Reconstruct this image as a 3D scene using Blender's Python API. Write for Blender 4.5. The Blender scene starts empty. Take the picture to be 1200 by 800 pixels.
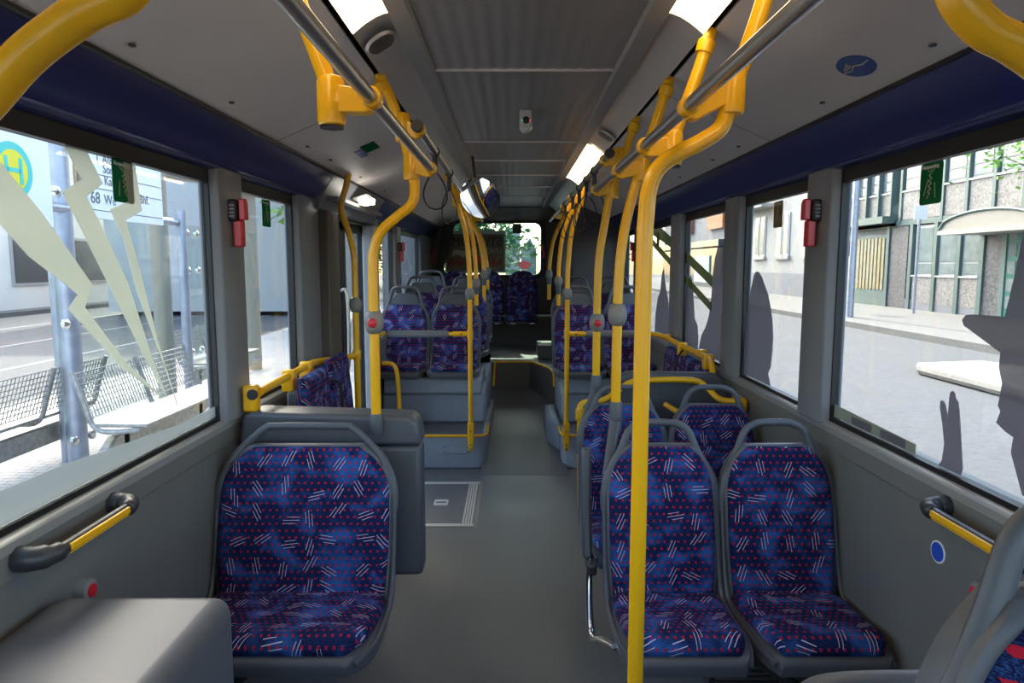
import bpy, math, random
from mathutils import Vector, Matrix
random.seed(7)
S = bpy.context.scene
COL = S.collection
R = math.radians

# ---------------------------------------------------------------- camera
cam_d = bpy.data.cameras.new('camera'); cam = bpy.data.objects.new('camera', cam_d); COL.objects.link(cam)
cam.location = (-0.05, 0.0, 1.67); cam.rotation_euler = (R(90 - 6.42), 0, 0)
cam_d.lens = 24.0; cam_d.sensor_width = 36.0; cam_d.clip_start = 0.02; cam_d.clip_end = 600
S.camera = cam
# ---------------------------------------------------------------- sky, sun, exposure
SKY_STRENGTH = 0.80
SUN_STRENGTH = 5.0
EXPOSURE = 0.60
S.view_settings.view_transform = 'Standard'; S.view_settings.look = 'None'
S.view_settings.gamma = 1.0; S.view_settings.exposure = EXPOSURE; S.view_settings.use_curve_mapping = False
S.cycles.max_bounces = 10; S.cycles.transparent_max_bounces = 24; S.cycles.diffuse_bounces = 6; S.cycles.glossy_bounces = 5
S.cycles.caustics_reflective = False; S.cycles.sample_clamp_indirect = 8
S.cycles.use_denoising = True
W = bpy.data.worlds.new('world'); S.world = W; W.use_nodes = True
nt = W.node_tree; bg = nt.nodes['Background']
sky = nt.nodes.new('ShaderNodeTexSky'); sky.sky_type = 'NISHITA'; sky.sun_disc = False
sky.sun_elevation = R(38); sky.sun_rotation = R(-25); sky.air_density = 1.0; sky.dust_density = 3.0; sky.ozone_density = 0.6
nt.links.new(sky.outputs[0], bg.inputs[0]); bg.inputs[1].default_value = SKY_STRENGTH
sun_d = bpy.data.lights.new('sun', 'SUN'); sun = bpy.data.objects.new('sun', sun_d); COL.objects.link(sun)
sun_d.energy = SUN_STRENGTH; sun_d.angle = R(1.0); sun_d.color = (1.0, 0.93, 0.80)
sun.rotation_euler = Vector((0.10, -0.85, -0.66)).to_track_quat('-Z', 'Y').to_euler()

# ---------------------------------------------------------------- materials
def mat(name, col, rough=0.5, metal=0.0, noise=None, bump=None, spec=0.5, emit=None, estr=0):
    m = bpy.data.materials.new(name); m.use_nodes = True
    n = m.node_tree; b = n.nodes['Principled BSDF']
    b.inputs['Base Color'].default_value = (*col, 1); b.inputs['Roughness'].default_value = rough
    b.inputs['Metallic'].default_value = metal; b.inputs['Specular IOR Level'].default_value = spec
    tc = n.nodes.new('ShaderNodeTexCoord')
    if noise:
        sc, amt = noise
        t = n.nodes.new('ShaderNodeTexNoise'); t.inputs['Scale'].default_value = sc; t.inputs['Detail'].default_value = 5
        r = n.nodes.new('ShaderNodeMapRange'); r.inputs[1].default_value = .3; r.inputs[2].default_value = .7
        r.inputs[3].default_value = 1 - amt; r.inputs[4].default_value = 1 + amt
        v = n.nodes.new('ShaderNodeVectorMath'); v.operation = 'SCALE'; v.inputs[0].default_value = col
        n.links.new(tc.outputs['Object'], t.inputs[0]); n.links.new(t.outputs[0], r.inputs[0])
        n.links.new(r.outputs[0], v.inputs['Scale']); n.links.new(v.outputs[0], b.inputs['Base Color'])
    if bump:
        sc, st = bump
        t = n.nodes.new('ShaderNodeTexNoise'); t.inputs['Scale'].default_value = sc; t.inputs['Detail'].default_value = 3
        q = n.nodes.new('ShaderNodeBump'); q.inputs['Strength'].default_value = st; q.inputs['Distance'].default_value = 0.002
        n.links.new(tc.outputs['Object'], t.inputs[0]); n.links.new(t.outputs[0], q.inputs['Height']); n.links.new(q.outputs[0], b.inputs['Normal'])
    if emit:
        b.inputs['Emission Color'].default_value = (*emit, 1); b.inputs['Emission Strength'].default_value = estr
    return m

class N:
    """tiny helper for math node chains"""
    def __init__(s, m): s.t = m.node_tree
    def new(s, k): return s.t.nodes.new(k)
    def set(s, sock, v):
        if isinstance(v, (int, float)): sock.default_value = v
        elif isinstance(v, tuple): sock.default_value = v
        else: s.t.links.new(v, sock)
    def m(s, op, a, b=0.0, c=None):
        x = s.new('ShaderNodeMath'); x.operation = op; s.set(x.inputs[0], a); s.set(x.inputs[1], b)
        if c is not None: s.set(x.inputs[2], c)
        return x.outputs[0]
    def mix(s, f, a, b):
        x = s.new('ShaderNodeMix'); x.data_type = 'RGBA'; s.set(x.inputs[0], f); s.set(x.inputs[6], a); s.set(x.inputs[7], b)
        return x.outputs[2]
    def noise(s, vec, sc, det=3, dist=0.0):
        x = s.new('ShaderNodeTexNoise'); s.set(x.inputs['Vector'], vec); x.inputs['Scale'].default_value = sc
        x.inputs['Detail'].default_value = det; x.inputs['Distortion'].default_value = dist; return x.outputs[0]
    def rng(s, v, a, b, c, d):
        x = s.new('ShaderNodeMapRange'); s.set(x.inputs[0], v)
        for i, q in enumerate((a, b, c, d)): x.inputs[i + 1].default_value = q
        return x.outputs[0]

def fabric():
    m = mat('seat_fabric', (0.02, 0.05, 0.2), 0.95, spec=0.15); n = N(m); b = m.node_tree.nodes['Principled BSDF']
    tc = n.new('ShaderNodeTexCoord'); oi = n.new('ShaderNodeObjectInfo')
    off = n.m('MULTIPLY', oi.outputs['Random'], 7.0)
    sep = n.new('ShaderNodeSeparateXYZ'); n.set(sep.inputs[0], tc.outputs['UV'])
    u = n.m('ADD', sep.outputs[0], off); v = n.m('ADD', sep.outputs[1], off)
    cb = n.new('ShaderNodeCombineXYZ'); n.set(cb.inputs[0], u); n.set(cb.inputs[1], v); uv = cb.outputs[0]
    cs = n.new('ShaderNodeCombineXYZ'); n.set(cs.inputs[0], n.m('MULTIPLY', u, 0.8)); n.set(cs.inputs[1], v)
    big = n.rng(n.noise(cs.outputs[0], 11, 3, 0.3), 0.46, 0.70, 0, 1)
    fine = n.rng(n.noise(uv, 520, 2), 0.35, 0.65, -0.42, 0.42)
    f = n.m('ADD', big, fine); f = n.m('MINIMUM', n.m('MAXIMUM', f, 0.0), 1.0)
    base = n.mix(f, (0.006, 0.007, 0.045, 1), (0.030, 0.115, 0.38, 1))
    P = 0.0255
    pv = n.m('DIVIDE', v, P * 0.98); row = n.m('FLOOR', pv)
    pu = n.m('ADD', n.m('DIVIDE', u, P), n.m('MULTIPLY', n.m('MODULO', row, 2.0), 0.5))
    fu = n.m('ABSOLUTE', n.m('SUBTRACT', n.m('FRACT', pu), 0.5)); fv = n.m('ABSOLUTE', n.m('SUBTRACT', n.m('FRACT', pv), 0.5))
    dot = n.m('MULTIPLY', n.m('LESS_THAN', fu, 0.165), n.m('LESS_THAN', fv, 0.165))
    c1 = n.mix(dot, base, (0.36, 0.012, 0.035, 1))
    vo = n.new('ShaderNodeTexVoronoi'); vo.voronoi_dimensions = '2D'; n.set(vo.inputs['Vector'], uv)
    vo.inputs['Scale'].default_value = 10.5; vo.inputs['Randomness'].default_value = 0.55
    sb = n.new('ShaderNodeVectorMath'); sb.operation = 'SUBTRACT'; n.set(sb.inputs[0], uv); n.set(sb.inputs[1], vo.outputs['Position'])
    sc = n.new('ShaderNodeSeparateColor'); n.set(sc.inputs[0], vo.outputs['Color'])
    ro = n.new('ShaderNodeVectorRotate'); ro.rotation_type = 'Z_AXIS'; n.set(ro.inputs['Vector'], sb.outputs[0])
    n.set(ro.inputs['Angle'], n.rng(sc.outputs[0], 0, 1, -1.5, 1.6))
    s2 = n.new('ShaderNodeSeparateXYZ'); n.set(s2.inputs[0], ro.outputs[0])
    tot = 0.0
    for k, ln in ((-1, 0.021), (0, 0.032), (1, 0.022)):
        a = n.m('LESS_THAN', n.m('ABSOLUTE', n.m('SUBTRACT', s2.outputs[0], k * 0.0118)), 0.00095)
        c = n.m('LESS_THAN', n.m('ABSOLUTE', n.m('SUBTRACT', s2.outputs[1], n.m('MULTIPLY', n.rng(sc.outputs[1], 0, 1, -0.016, 0.016), float(k)))), ln)
        tot = n.m('MAXIMUM', n.m('MULTIPLY', a, c), tot)
    c2 = n.mix(tot, c1, (0.56, 0.53, 0.68, 1)); n.set(b.inputs['Base Color'], c2)
    bp = n.new('ShaderNodeBump'); bp.inputs['Strength'].default_value = 0.35; bp.inputs['Distance'].default_value = 0.012
    n.set(bp.inputs['Height'], n.noise(cs.outputs[0], 9, 2, 0.8)); n.set(b.inputs['Normal'], bp.outputs[0])
    return m

def glass(name, tint, refl=1.0):
    m = bpy.data.materials.new(name); m.use_nodes = True; n = N(m); t = m.node_tree; t.nodes.clear()
    out = n.new('ShaderNodeOutputMaterial'); tr = n.new('ShaderNodeBsdfTransparent'); gl = n.new('ShaderNodeBsdfGlossy')
    tr.inputs[0].default_value = (*tint, 1); gl.inputs['Roughness'].default_value = 0.0
    fr = n.new('ShaderNodeLayerWeight'); fr.inputs[0].default_value = 0.5
    fac = n.m('ADD', n.m('MULTIPLY', n.m('POWER', fr.outputs['Facing'], 5.0), 0.9), 0.025)
    mx = n.new('ShaderNodeMixShader'); n.set(mx.inputs[0], n.m('MULTIPLY', fac, refl))
    t.links.new(tr.outputs[0], mx.inputs[1]); t.links.new(gl.outputs[0], mx.inputs[2]); t.links.new(mx.outputs[0], out.inputs[0])
    return m

def film(name, col, alpha, rough=0.6, transl=0.5):
    m = bpy.data.materials.new(name); m.use_nodes = True; n = N(m); t = m.node_tree; t.nodes.clear()
    out = n.new('ShaderNodeOutputMaterial'); tr = n.new('ShaderNodeBsdfTransparent')
    d = n.new('ShaderNodeBsdfDiffuse'); l = n.new('ShaderNodeBsdfTranslucent')
    d.inputs[0].default_value = (*col, 1); l.inputs[0].default_value = (*col, 1)
    a = n.new('ShaderNodeMixShader'); a.inputs[0].default_value = transl
    t.links.new(d.outputs[0], a.inputs[1]); t.links.new(l.outputs[0], a.inputs[2])
    mx = n.new('ShaderNodeMixShader'); mx.inputs[0].default_value = alpha
    t.links.new(tr.outputs[0], mx.inputs[1]); t.links.new(a.outputs[0], mx.inputs[2]); t.links.new(mx.outputs[0], out.inputs[0])
    return m

def vinyl_floor():
    m = mat('vinyl_floor', (0.12, 0.13, 0.135), 0.42); n = N(m); b = m.node_tree.nodes['Principled BSDF']
    tc = n.new('ShaderNodeTexCoord'); o = tc.outputs['Object']
    big = n.noise(o, 1.6, 4); fine = n.noise(o, 150, 2); sp = n.noise(o, 420, 1)
    c = n.mix(n.rng(big, .3, .7, 0, 1), (0.122, 0.130, 0.142, 1), (0.182, 0.190, 0.202, 1))
    c = n.mix(n.rng(fine, .4, .62, 0, .55), c, (0.085, 0.095, 0.105, 1))
    c = n.mix(n.rng(sp, .68, .72, 0, .8), c, (0.07, 0.10, 0.22, 1))
    n.set(b.inputs['Base Color'], c); n.set(b.inputs['Roughness'], n.rng(big, .3, .7, .34, .55))
    return m

def perforated():
    m = mat('perforated_panel', (0.19, 0.18, 0.18), 0.42, 0.35); n = N(m); b = m.node_tree.nodes['Principled BSDF']
    tc = n.new('ShaderNodeTexCoord'); s = n.new('ShaderNodeSeparateXYZ'); n.set(s.inputs[0], tc.outputs['Object'])
    P = 0.0085
    v = n.m('DIVIDE', s.outputs[1], P); row = n.m('FLOOR', v)
    u = n.m('ADD', n.m('DIVIDE', s.outputs[0], P), n.m('MULTIPLY', n.m('MODULO', row, 2.0), .5))
    fu = n.m('SUBTRACT', n.m('FRACT', u), .5); fv = n.m('SUBTRACT', n.m('FRACT', v), .5)
    d = n.m('ADD', n.m('MULTIPLY', fu, fu), n.m('MULTIPLY', fv, fv))
    hole = n.m('LESS_THAN', d, 0.075)
    n.set(b.inputs['Base Color'], n.mix(hole, (0.33, 0.315, 0.31, 1), (0.03, 0.03, 0.03, 1)))
    return m

def tiles(name, c1, c2, sx, mortar=0.02, rough=0.8):
    m = mat(name, c1, rough); n = N(m); b = m.node_tree.nodes['Principled BSDF']
    tc = n.new('ShaderNodeTexCoord'); br = n.new('ShaderNodeTexBrick')
    n.set(br.inputs['Vector'], tc.outputs['Object']); br.inputs['Scale'].default_value = sx
    br.inputs['Color1'].default_value = (*c1, 1); br.inputs['Color2'].default_value = (*[x * .9 for x in c1], 1)
    br.inputs['Mortar'].default_value = (*c2, 1); br.inputs['Mortar Size'].default_value = mortar
    n.set(b.inputs['Base Color'], br.outputs['Color']); return m

M = dict(
    fabric=fabric(),
    shell=mat('grey_seat_plastic', (0.075, 0.083, 0.098), 0.42, bump=(900, 0.15)),
    dark=mat('dark_plastic', (0.03, 0.032, 0.038), 0.4),
    black=mat('black_rubber', (0.006, 0.006, 0.007), 0.5),
    yellow=mat('yellow_coating', (0.84, 0.44, 0.006), 0.26, spec=0.6, noise=(3, .03)),
    steel=mat('brushed_steel', (0.50, 0.49, 0.48), 0.30, 1.0),
    chrome=mat('polished_steel', (0.7, 0.7, 0.7), 0.15, 1.0),
    alu=mat('satin_aluminium', (0.55, 0.52, 0.51), 0.42, 0.6),
    beam=mat('grey_painted_metal', (0.24, 0.23, 0.22), 0.45, 0.2),
    perf=perforated(),
    white=mat('pale_ceiling_laminate', (0.50, 0.465, 0.45), 0.5, noise=(2, .04)),
    blue=mat('navy_cove_plastic', (0.010, 0.018, 0.125), 0.34),
    wall=mat('grey_wall_laminate', (0.15, 0.152, 0.145), 0.45, noise=(4, .04)),
    sill=mat('grey_sill_highlight', (0.26, 0.265, 0.265), 0.28),
    pillar=mat('grey_pillar_plastic', (0.19, 0.20, 0.225), 0.4),
    lightgrey=mat('light_grey_post_paint', (0.34, 0.36, 0.40), 0.4),
    podium=mat('blue_grey_podium_vinyl', (0.29, 0.33, 0.40), 0.42, noise=(60, .10), bump=(400, .3)),
    tread=mat('dark_tread_vinyl', (0.125, 0.135, 0.15), 0.5, noise=(80, .2)),
    floor=vinyl_floor(),
    brown=mat('dark_brown_panel', (0.095, 0.082, 0.072), 0.5),
    gtower=mat('dark_grey_panel', (0.058, 0.056, 0.058), 0.5),
    box=mat('moulded_grey_cover', (0.10, 0.108, 0.125), 0.46, spec=.22),
    red=mat('red_plastic', (0.55, 0.015, 0.03), 0.3),
    grip=mat('grey_grip_plastic', (0.22, 0.215, 0.21), 0.45),
    pad=mat('grey_padding', (0.17, 0.175, 0.19), 0.55, bump=(600, .3)),
    hatch=mat('hatch_aluminium', (0.66, 0.66, 0.64), 0.4, 0.25),
    glass=glass('window_glass', (0.90, 0.93, 0.92)),
    glass_door=glass('door_glass', (0.80, 0.84, 0.83)),
    glass_rear=glass('rear_glass', (0.66, 0.76, 0.72)),
    shglass=glass('shelter_glass', (0.90, 0.95, 0.93), 1.0),
    frost=film('frosted_film', (0.66, 0.68, 0.58), 0.84),
    frostband=film('frosted_band_film', (0.42, 0.45, 0.44), 0.78),
    smoke=film('smoked_silhouette_film', (0.20, 0.19, 0.23), 0.80, transl=.3),
    olive=film('olive_film', (0.17, 0.19, 0.08), 0.9),
    beige=film('beige_film', (0.30, 0.31, 0.24), 0.9),
    mirror=mat('mirror_glass', (0.92, 0.93, 0.95), 0.02, 1.0),
    sgreen=film('green_sticker_film', (0.015, 0.16, 0.06), 0.97, transl=.35),
    sbrown=mat('brown_green_sticker_print', (0.16, 0.09, 0.02), 0.4),
    sline=mat('pale_sticker_line', (0.55, 0.50, 0.36), 0.5),
    sblue=mat('blue_sticker_print', (0.02, 0.07, 0.24), 0.35),
    lens=mat('warm_lamp_lens', (0.9, 0.85, 0.75), 0.4, emit=(1.0, 0.74, 0.42), estr=6.0),
    lens2=mat('white_lamp_lens', (0.9, 0.85, 0.75), 0.4, emit=(1.0, 0.93, 0.82), estr=10.0),
    housing=mat('white_housing_plastic', (0.55, 0.55, 0.54), 0.4),
    ledg=mat('green_indicator', (0, .2, .05), .4, emit=(.05, 1, .3), estr=2),
    ledr=mat('red_indicator', (.2, 0, 0), .4, emit=(1, .1, .05), estr=2),
    asphalt=mat('asphalt', (0.085, 0.088, 0.096), 0.85, noise=(14, .18)),
    paver=tiles('grey_pavers', (0.52, 0.50, 0.47), (0.28, 0.27, 0.26), 3.0),
    kerb=mat('kerb_stone', (0.155, 0.152, 0.145), 0.8, noise=(12, .15)),
    line=mat('white_road_line', (0.3, 0.3, 0.3), 0.7),
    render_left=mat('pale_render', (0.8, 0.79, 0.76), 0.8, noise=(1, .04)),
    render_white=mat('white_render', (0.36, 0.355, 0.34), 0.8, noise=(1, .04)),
    plinth=mat('grey_plinth', (0.22, 0.225, 0.24), 0.8),
    greenm=mat('green_grey_metal', (0.085, 0.135, 0.125), 0.5),
    granite=mat('speckled_granite', (0.23, 0.215, 0.20), 0.6, noise=(14, .5)),
    dgranite=mat('dark_speckled_granite', (0.09, 0.088, 0.098), 0.5, noise=(14, .75)),
    wframe=mat('white_window_frame', (0.42, 0.42, 0.43), 0.4),
    pane=mat('curtained_pane', (0.19, 0.23, 0.23), 0.15, noise=(3, .25)),
    dpane=mat('dark_pane', (0.06, 0.075, 0.085), 0.1),
    ybrown=mat('ochre_door_panel', (0.30, 0.25, 0.14), 0.4, noise=(4, .2)),
    dgreen=mat('dark_green_door', (0.02, 0.16, 0.12), 0.4),
    cream=mat('cream_canopy', (0.32, 0.29, 0.24), 0.5),
    orange=mat('orange_wood', (0.45, 0.13, 0.04), 0.6),
    galv=mat('galvanised_tube', (0.38, 0.40, 0.47), 0.4, 0.6, noise=(8, .15)),
    bench=mat('weathered_bench_steel', (0.36, 0.34, 0.31), 0.5, 0.4, noise=(20, .25)),
    postb=mat('brown_column', (0.34, 0.29, 0.24), 0.6),
    bark=mat('mottled_bark', (0.30, 0.24, 0.19), 0.9, noise=(9, .7), bump=(20, 1)),
    leaf=mat('green_leaf', (0.24, 0.44, 0.08), 0.6, noise=(1.5, .5)),
    leafd=mat('dark_green_leaf', (0.09, 0.24, 0.09), 0.7, noise=(1.2, .6)),
    hedge=mat('brown_hedge', (0.38, 0.24, 0.15), 0.9, noise=(3, .4)),
    board=mat('white_sign_board', (0.85, 0.86, 0.88), 0.4),
    ink=mat('grey_ink', (0.12, 0.12, 0.13), 0.6),
    cyan=mat('turquoise_print', (0.05, 0.55, 0.52), 0.4),
    signy=mat('sign_yellow', (0.80, 0.68, 0.02), 0.4),
    poster=mat('brown_poster', (0.17, 0.145, 0.085), 0.7, noise=(5, .2)),
    posterpale=mat('pale_poster_print', (0.50, 0.46, 0.36), 0.7, noise=(5, .3)),
    pred=mat('red_poster_ink', (0.28, 0.04, 0.02), 0.7),
    pblack=mat('black_poster_ink', (0.012, 0.012, 0.012), 0.7),
    mint=mat('mint_film', (0.45, 0.6, 0.52), 0.6),
    carp=mat('dark_car_paint', (0.03, 0.04, 0.06), 0.25),
    carw=mat('pale_car_paint', (0.55, 0.56, 0.58), 0.25),
)

# ---------------------------------------------------------------- mesh helpers
ORG = {}
def catmull(pts, n=6):
    P = [Vector(p) for p in pts]; out = []
    Q = [P[0] * 2 - P[1]] + P + [P[-1] * 2 - P[-2]]
    for i in range(1, len(Q) - 2):
        a, b, c, d = Q[i - 1:i + 3]
        for k in range(n):
            t = k / n
            out.append(0.5 * ((2 * b) + (-a + c) * t + (2 * a - 5 * b + 4 * c - d) * t * t + (-a + 3 * b - 3 * c + d) * t ** 3))
    out.append(P[-1]); return out

class MB:
    def __init__(s): s.v = []; s.f = []; s.uv = None
    def add(s, vs, fs):
        k = len(s.v); s.v += [tuple(v) for v in vs]; s.f += [tuple(i + k for i in f) for f in fs]; return s
    def box(s, x0, x1, y0, y1, z0, z1):
        return s.add([(x0, y0, z0), (x1, y0, z0), (x1, y1, z0), (x0, y1, z0), (x0, y0, z1), (x1, y0, z1), (x1, y1, z1), (x0, y1, z1)],
                     [(0, 3, 2, 1), (4, 5, 6, 7), (0, 1, 5, 4), (1, 2, 6, 5), (2, 3, 7, 6), (3, 0, 4, 7)])
    def tube(s, pts, r, n=14, flat=None):
        P = [Vector(p) for p in pts]; m = len(P); rr = r if isinstance(r, (list, tuple)) else [r] * m
        T = [(P[min(i + 1, m - 1)] - P[max(i - 1, 0)]).normalized() for i in range(m)]
        up = Vector((0, 0, 1)) if abs(T[0].z) < .9 else Vector((0, 1, 0))
        a = T[0].cross(up).normalized(); vs = []; fs = []
        for i in range(m):
            a = (a - T[i] * a.dot(T[i])).normalized(); b = T[i].cross(a)
            for k in range(n):
                t = 2 * math.pi * k / n; o = a * math.cos(t) * rr[i] + b * math.sin(t) * rr[i]
                if flat: o = Vector((o.x * flat[0], o.y * flat[1], o.z * flat[2]))
                vs.append(P[i] + o)
        for i in range(m - 1):
            for k in range(n): fs.append((i * n + k, i * n + (k + 1) % n, (i + 1) * n + (k + 1) % n, (i + 1) * n + k))
        fs.append(tuple(range(n))[::-1]); fs.append(tuple((m - 1) * n + k for k in range(n)))
        return s.add(vs, fs)
    def prism(s, poly, axis, a, b):
        """poly: list of 2d points in the two remaining axes (in x,y,z order)"""
        n = len(poly)
        def p(q, t): return {'x': (t, q[0], q[1]), 'y': (q[0], t, q[1]), 'z': (q[0], q[1], t)}[axis]
        vs = [p(q, a) for q in poly] + [p(q, b) for q in poly]
        fs = [(i, (i + 1) % n, n + (i + 1) % n, n + i) for i in range(n)] + [tuple(range(n))[::-1], tuple(range(n, 2 * n))]
        return s.add(vs, fs)
    def lathe(s, prof, c, axis='z', n=24):
        """prof: list of (radius, height)"""
        vs = []; fs = []; c = Vector(c)
        for r, h in prof:
            for k in range(n):
                t = 2 * math.pi * k / n; u, w = r * math.cos(t), r * math.sin(t)
                o = {'z': (u, w, h), 'y': (u, h, w), 'x': (h, u, w)}[axis]; vs.append(c + Vector(o))
        for i in range(len(prof) - 1):
            for k in range(n): fs.append((i * n + k, i * n + (k + 1) % n, (i + 1) * n + (k + 1) % n, (i + 1) * n + k))
        fs.append(tuple(range(n))[::-1]); fs.append(tuple((len(prof) - 1) * n + k for k in range(n)))
        return s.add(vs, fs)
    def ball(s, c, rx, ry, rz, n=16):
        prof = []
        vs = []; fs = []
        for i in range(1, 8):
            a = math.pi * i / 8
            for k in range(n):
                t = 2 * math.pi * k / n; vs.append((c[0] + rx * math.sin(a) * math.cos(t), c[1] + ry * math.sin(a) * math.sin(t), c[2] - rz * math.cos(a)))
        for i in range(6):
            for k in range(n): fs.append((i * n + k, i * n + (k + 1) % n, (i + 1) * n + (k + 1) % n, (i + 1) * n + k))
        vs += [(c[0], c[1], c[2] - rz), (c[0], c[1], c[2] + rz)]
        for k in range(n): fs.append((7 * n, (k + 1) % n, k)); fs.append((7 * n + 1, 6 * n + k, 6 * n + (k + 1) % n))
        return s.add(vs, fs)
    def pad(s, path, hw, th, nu=24, sub=8, edge=0.16, back=0.0, wr=0.0, sx=0.0):
        """padded panel: path = [(y,z)...] centre line, hw = half width per path point; bulges along the path normal"""
        k = len(path); Y = catmull([(p[0], p[1], hw[i] if not callable(hw) else 0) for i, p in enumerate(path)], sub)
        m = len(Y); vs = []; uvs = []; L = 0; tot = sum((Vector(Y[i + 1][:2]) - Vector(Y[i][:2])).length for i in range(m - 1)); rng = random.Random(3)
        for i in range(m):
            a = Y[min(i + 1, m - 1)]; b = Y[max(i - 1, 0)]; tx = Vector((a[0] - b[0], a[1] - b[1])).normalized(); nn = Vector((-tx.y, tx.x))
            if i: L += (Vector(Y[i][:2]) - Vector(Y[i - 1][:2])).length
            fv = min(1, min(L, tot - L) / 0.035); fv = math.sqrt(max(0, 1 - (1 - fv) ** 2)); h = Y[i][2]
            for j in range(nu + 1):
                u = -1 + 2 * j / nu; u = math.copysign(1 - (1 - abs(u)) ** 1.3, u)
                e = min(1, (1 - abs(u)) / edge); e = math.sqrt(max(0, 1 - (1 - e) ** 2))
                w = wr * (math.sin(L * 38 + 3 * u) * math.sin(u * 5 + L * 9)) * e * fv
                t = th * e * fv + w
                vs.append((sx + u * h, Y[i][0] + nn.x * t, Y[i][1] + nn.y * t)); uvs.append((u * h, L))
        F = [(i * (nu + 1) + j, i * (nu + 1) + j + 1, (i + 1) * (nu + 1) + j + 1, (i + 1) * (nu + 1) + j) for i in range(m - 1) for j in range(nu)]
        o = len(vs)
        for i in range(m):
            a = Y[min(i + 1, m - 1)]; b = Y[max(i - 1, 0)]; tx = Vector((a[0] - b[0], a[1] - b[1])).normalized(); nn = Vector((-tx.y, tx.x)); h = Y[i][2]
            for j in range(nu + 1):
                u = -1 + 2 * j / nu; u = math.copysign(1 - (1 - abs(u)) ** 1.3, u)
                vs.append((sx + u * h, Y[i][0] - nn.x * back, Y[i][1] - nn.y * back)); uvs.append((u * h, i * .01))
        F += [tuple(o + q for q in f)[::-1] for f in F]
        w = nu + 1
        for i in range(m - 1):
            F.append((i * w, (i + 1) * w, o + (i + 1) * w, o + i * w)); F.append((i * w + nu, o + i * w + nu, o + (i + 1) * w + nu, (i + 1) * w + nu))
        for j in range(nu):
            F.append((j, o + j, o + j + 1, j + 1)); q = (m - 1) * w; F.append((q + j, q + j + 1, o + q + j + 1, o + q + j))
        if s.uv is None: s.uv = []
        s.uv += uvs
        return s.add(vs, F)
    def build(s, name, m, parent=None, smooth=True, bevel=0.0, seg=2, org=None):
        if parent is not None: org = ORG[parent.name]
        elif org is None:
            xs, ys, zs = zip(*s.v); org = ((min(xs) + max(xs)) / 2, (min(ys) + max(ys)) / 2, min(zs))
        me = bpy.data.meshes.new(name)
        me.from_pydata([(v[0] - org[0], v[1] - org[1], v[2] - org[2]) for v in s.v], [], s.f)
        if s.uv and len(s.uv) == len(s.v):
            l = me.uv_layers.new(name='uv')
            for lp in me.loops: l.data[lp.index].uv = s.uv[lp.vertex_index]
        me.validate(); me.update()
        import bmesh
        b = bmesh.new(); b.from_mesh(me); bmesh.ops.recalc_face_normals(b, faces=b.faces); b.to_mesh(me); b.free()
        me.materials.append(m if not isinstance(m, str) else M[m])
        o = bpy.data.objects.new(name, me); COL.objects.link(o)
        if parent is not None: o.parent = parent
        else: o.location = org
        ORG[o.name] = org
        if bevel:
            md = o.modifiers.new('bevel', 'BEVEL'); md.width = bevel; md.segments = seg; md.limit_method = 'ANGLE'; md.angle_limit = R(35)
        if smooth:
            for p in me.polygons: p.use_smooth = True
            try: me.set_sharp_from_angle(angle=R(38))
            except Exception: pass
        return o

def empty(name, loc=(0, 0, 0)):
    o = bpy.data.objects.new(name, None); COL.objects.link(o); o.location = loc; o.empty_display_size = .05; ORG[o.name] = tuple(loc); return o
def tag(o, label, cat, group=None, kind=None):
    if label: o['label'] = label
    if cat: o['category'] = cat
    if group: o['group'] = group
    if kind: o['kind'] = kind
    return o
def struct(o): o['kind'] = 'structure'; return o
def children(o): return [c for c in bpy.data.objects if c.parent == o]
def copy_tree(o, parent=None):
    c = o.copy(); COL.objects.link(c); ORG[c.name] = ORG[o.name]
    if parent is not None: c.parent = parent
    for ch in children(o): copy_tree(ch, c)
    return c
def text(s, size, loc, rot, m, parent, name='lettering', align='LEFT', sx=1.0):
    cu = bpy.data.curves.new(name, 'FONT'); cu.body = s; cu.size = size; cu.extrude = 0.0006; cu.align_x = align
    tmp = bpy.data.objects.new(name, cu); COL.objects.link(tmp); cu.materials.append(M[m]); bpy.context.view_layer.update()
    me = bpy.data.meshes.new_from_object(tmp.evaluated_get(bpy.context.evaluated_depsgraph_get()))
    bpy.data.objects.remove(tmp); o = bpy.data.objects.new(name, me); COL.objects.link(o)
    if not me.materials: me.materials.append(M[m])
    og = ORG[parent.name]; o.parent = parent
    o.location = (loc[0] - og[0], loc[1] - og[1], loc[2] - og[2]); o.rotation_euler = rot; o.scale = (sx, 1, 1)
    return o
RL = (R(90), 0, R(90))        # text on a plane facing +x
RR = (R(90), 0, R(-90))       # text on a plane facing -x

# ================================================================ THE BUS SHELL
CZ = 2.44
YF, YB = -2.3, 9.6
WX = 1.19; GX = 1.222; SILL = 1.055; WTOP = 2.035
struct(MB().box(-1.3, 1.3, YF, 6.0, -0.06, 0).build('floor', 'floor', smooth=False))
def pw(x0, x1, n): return [x0 + (x1 - x0) * i / n for i in range(n + 1)]
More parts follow.
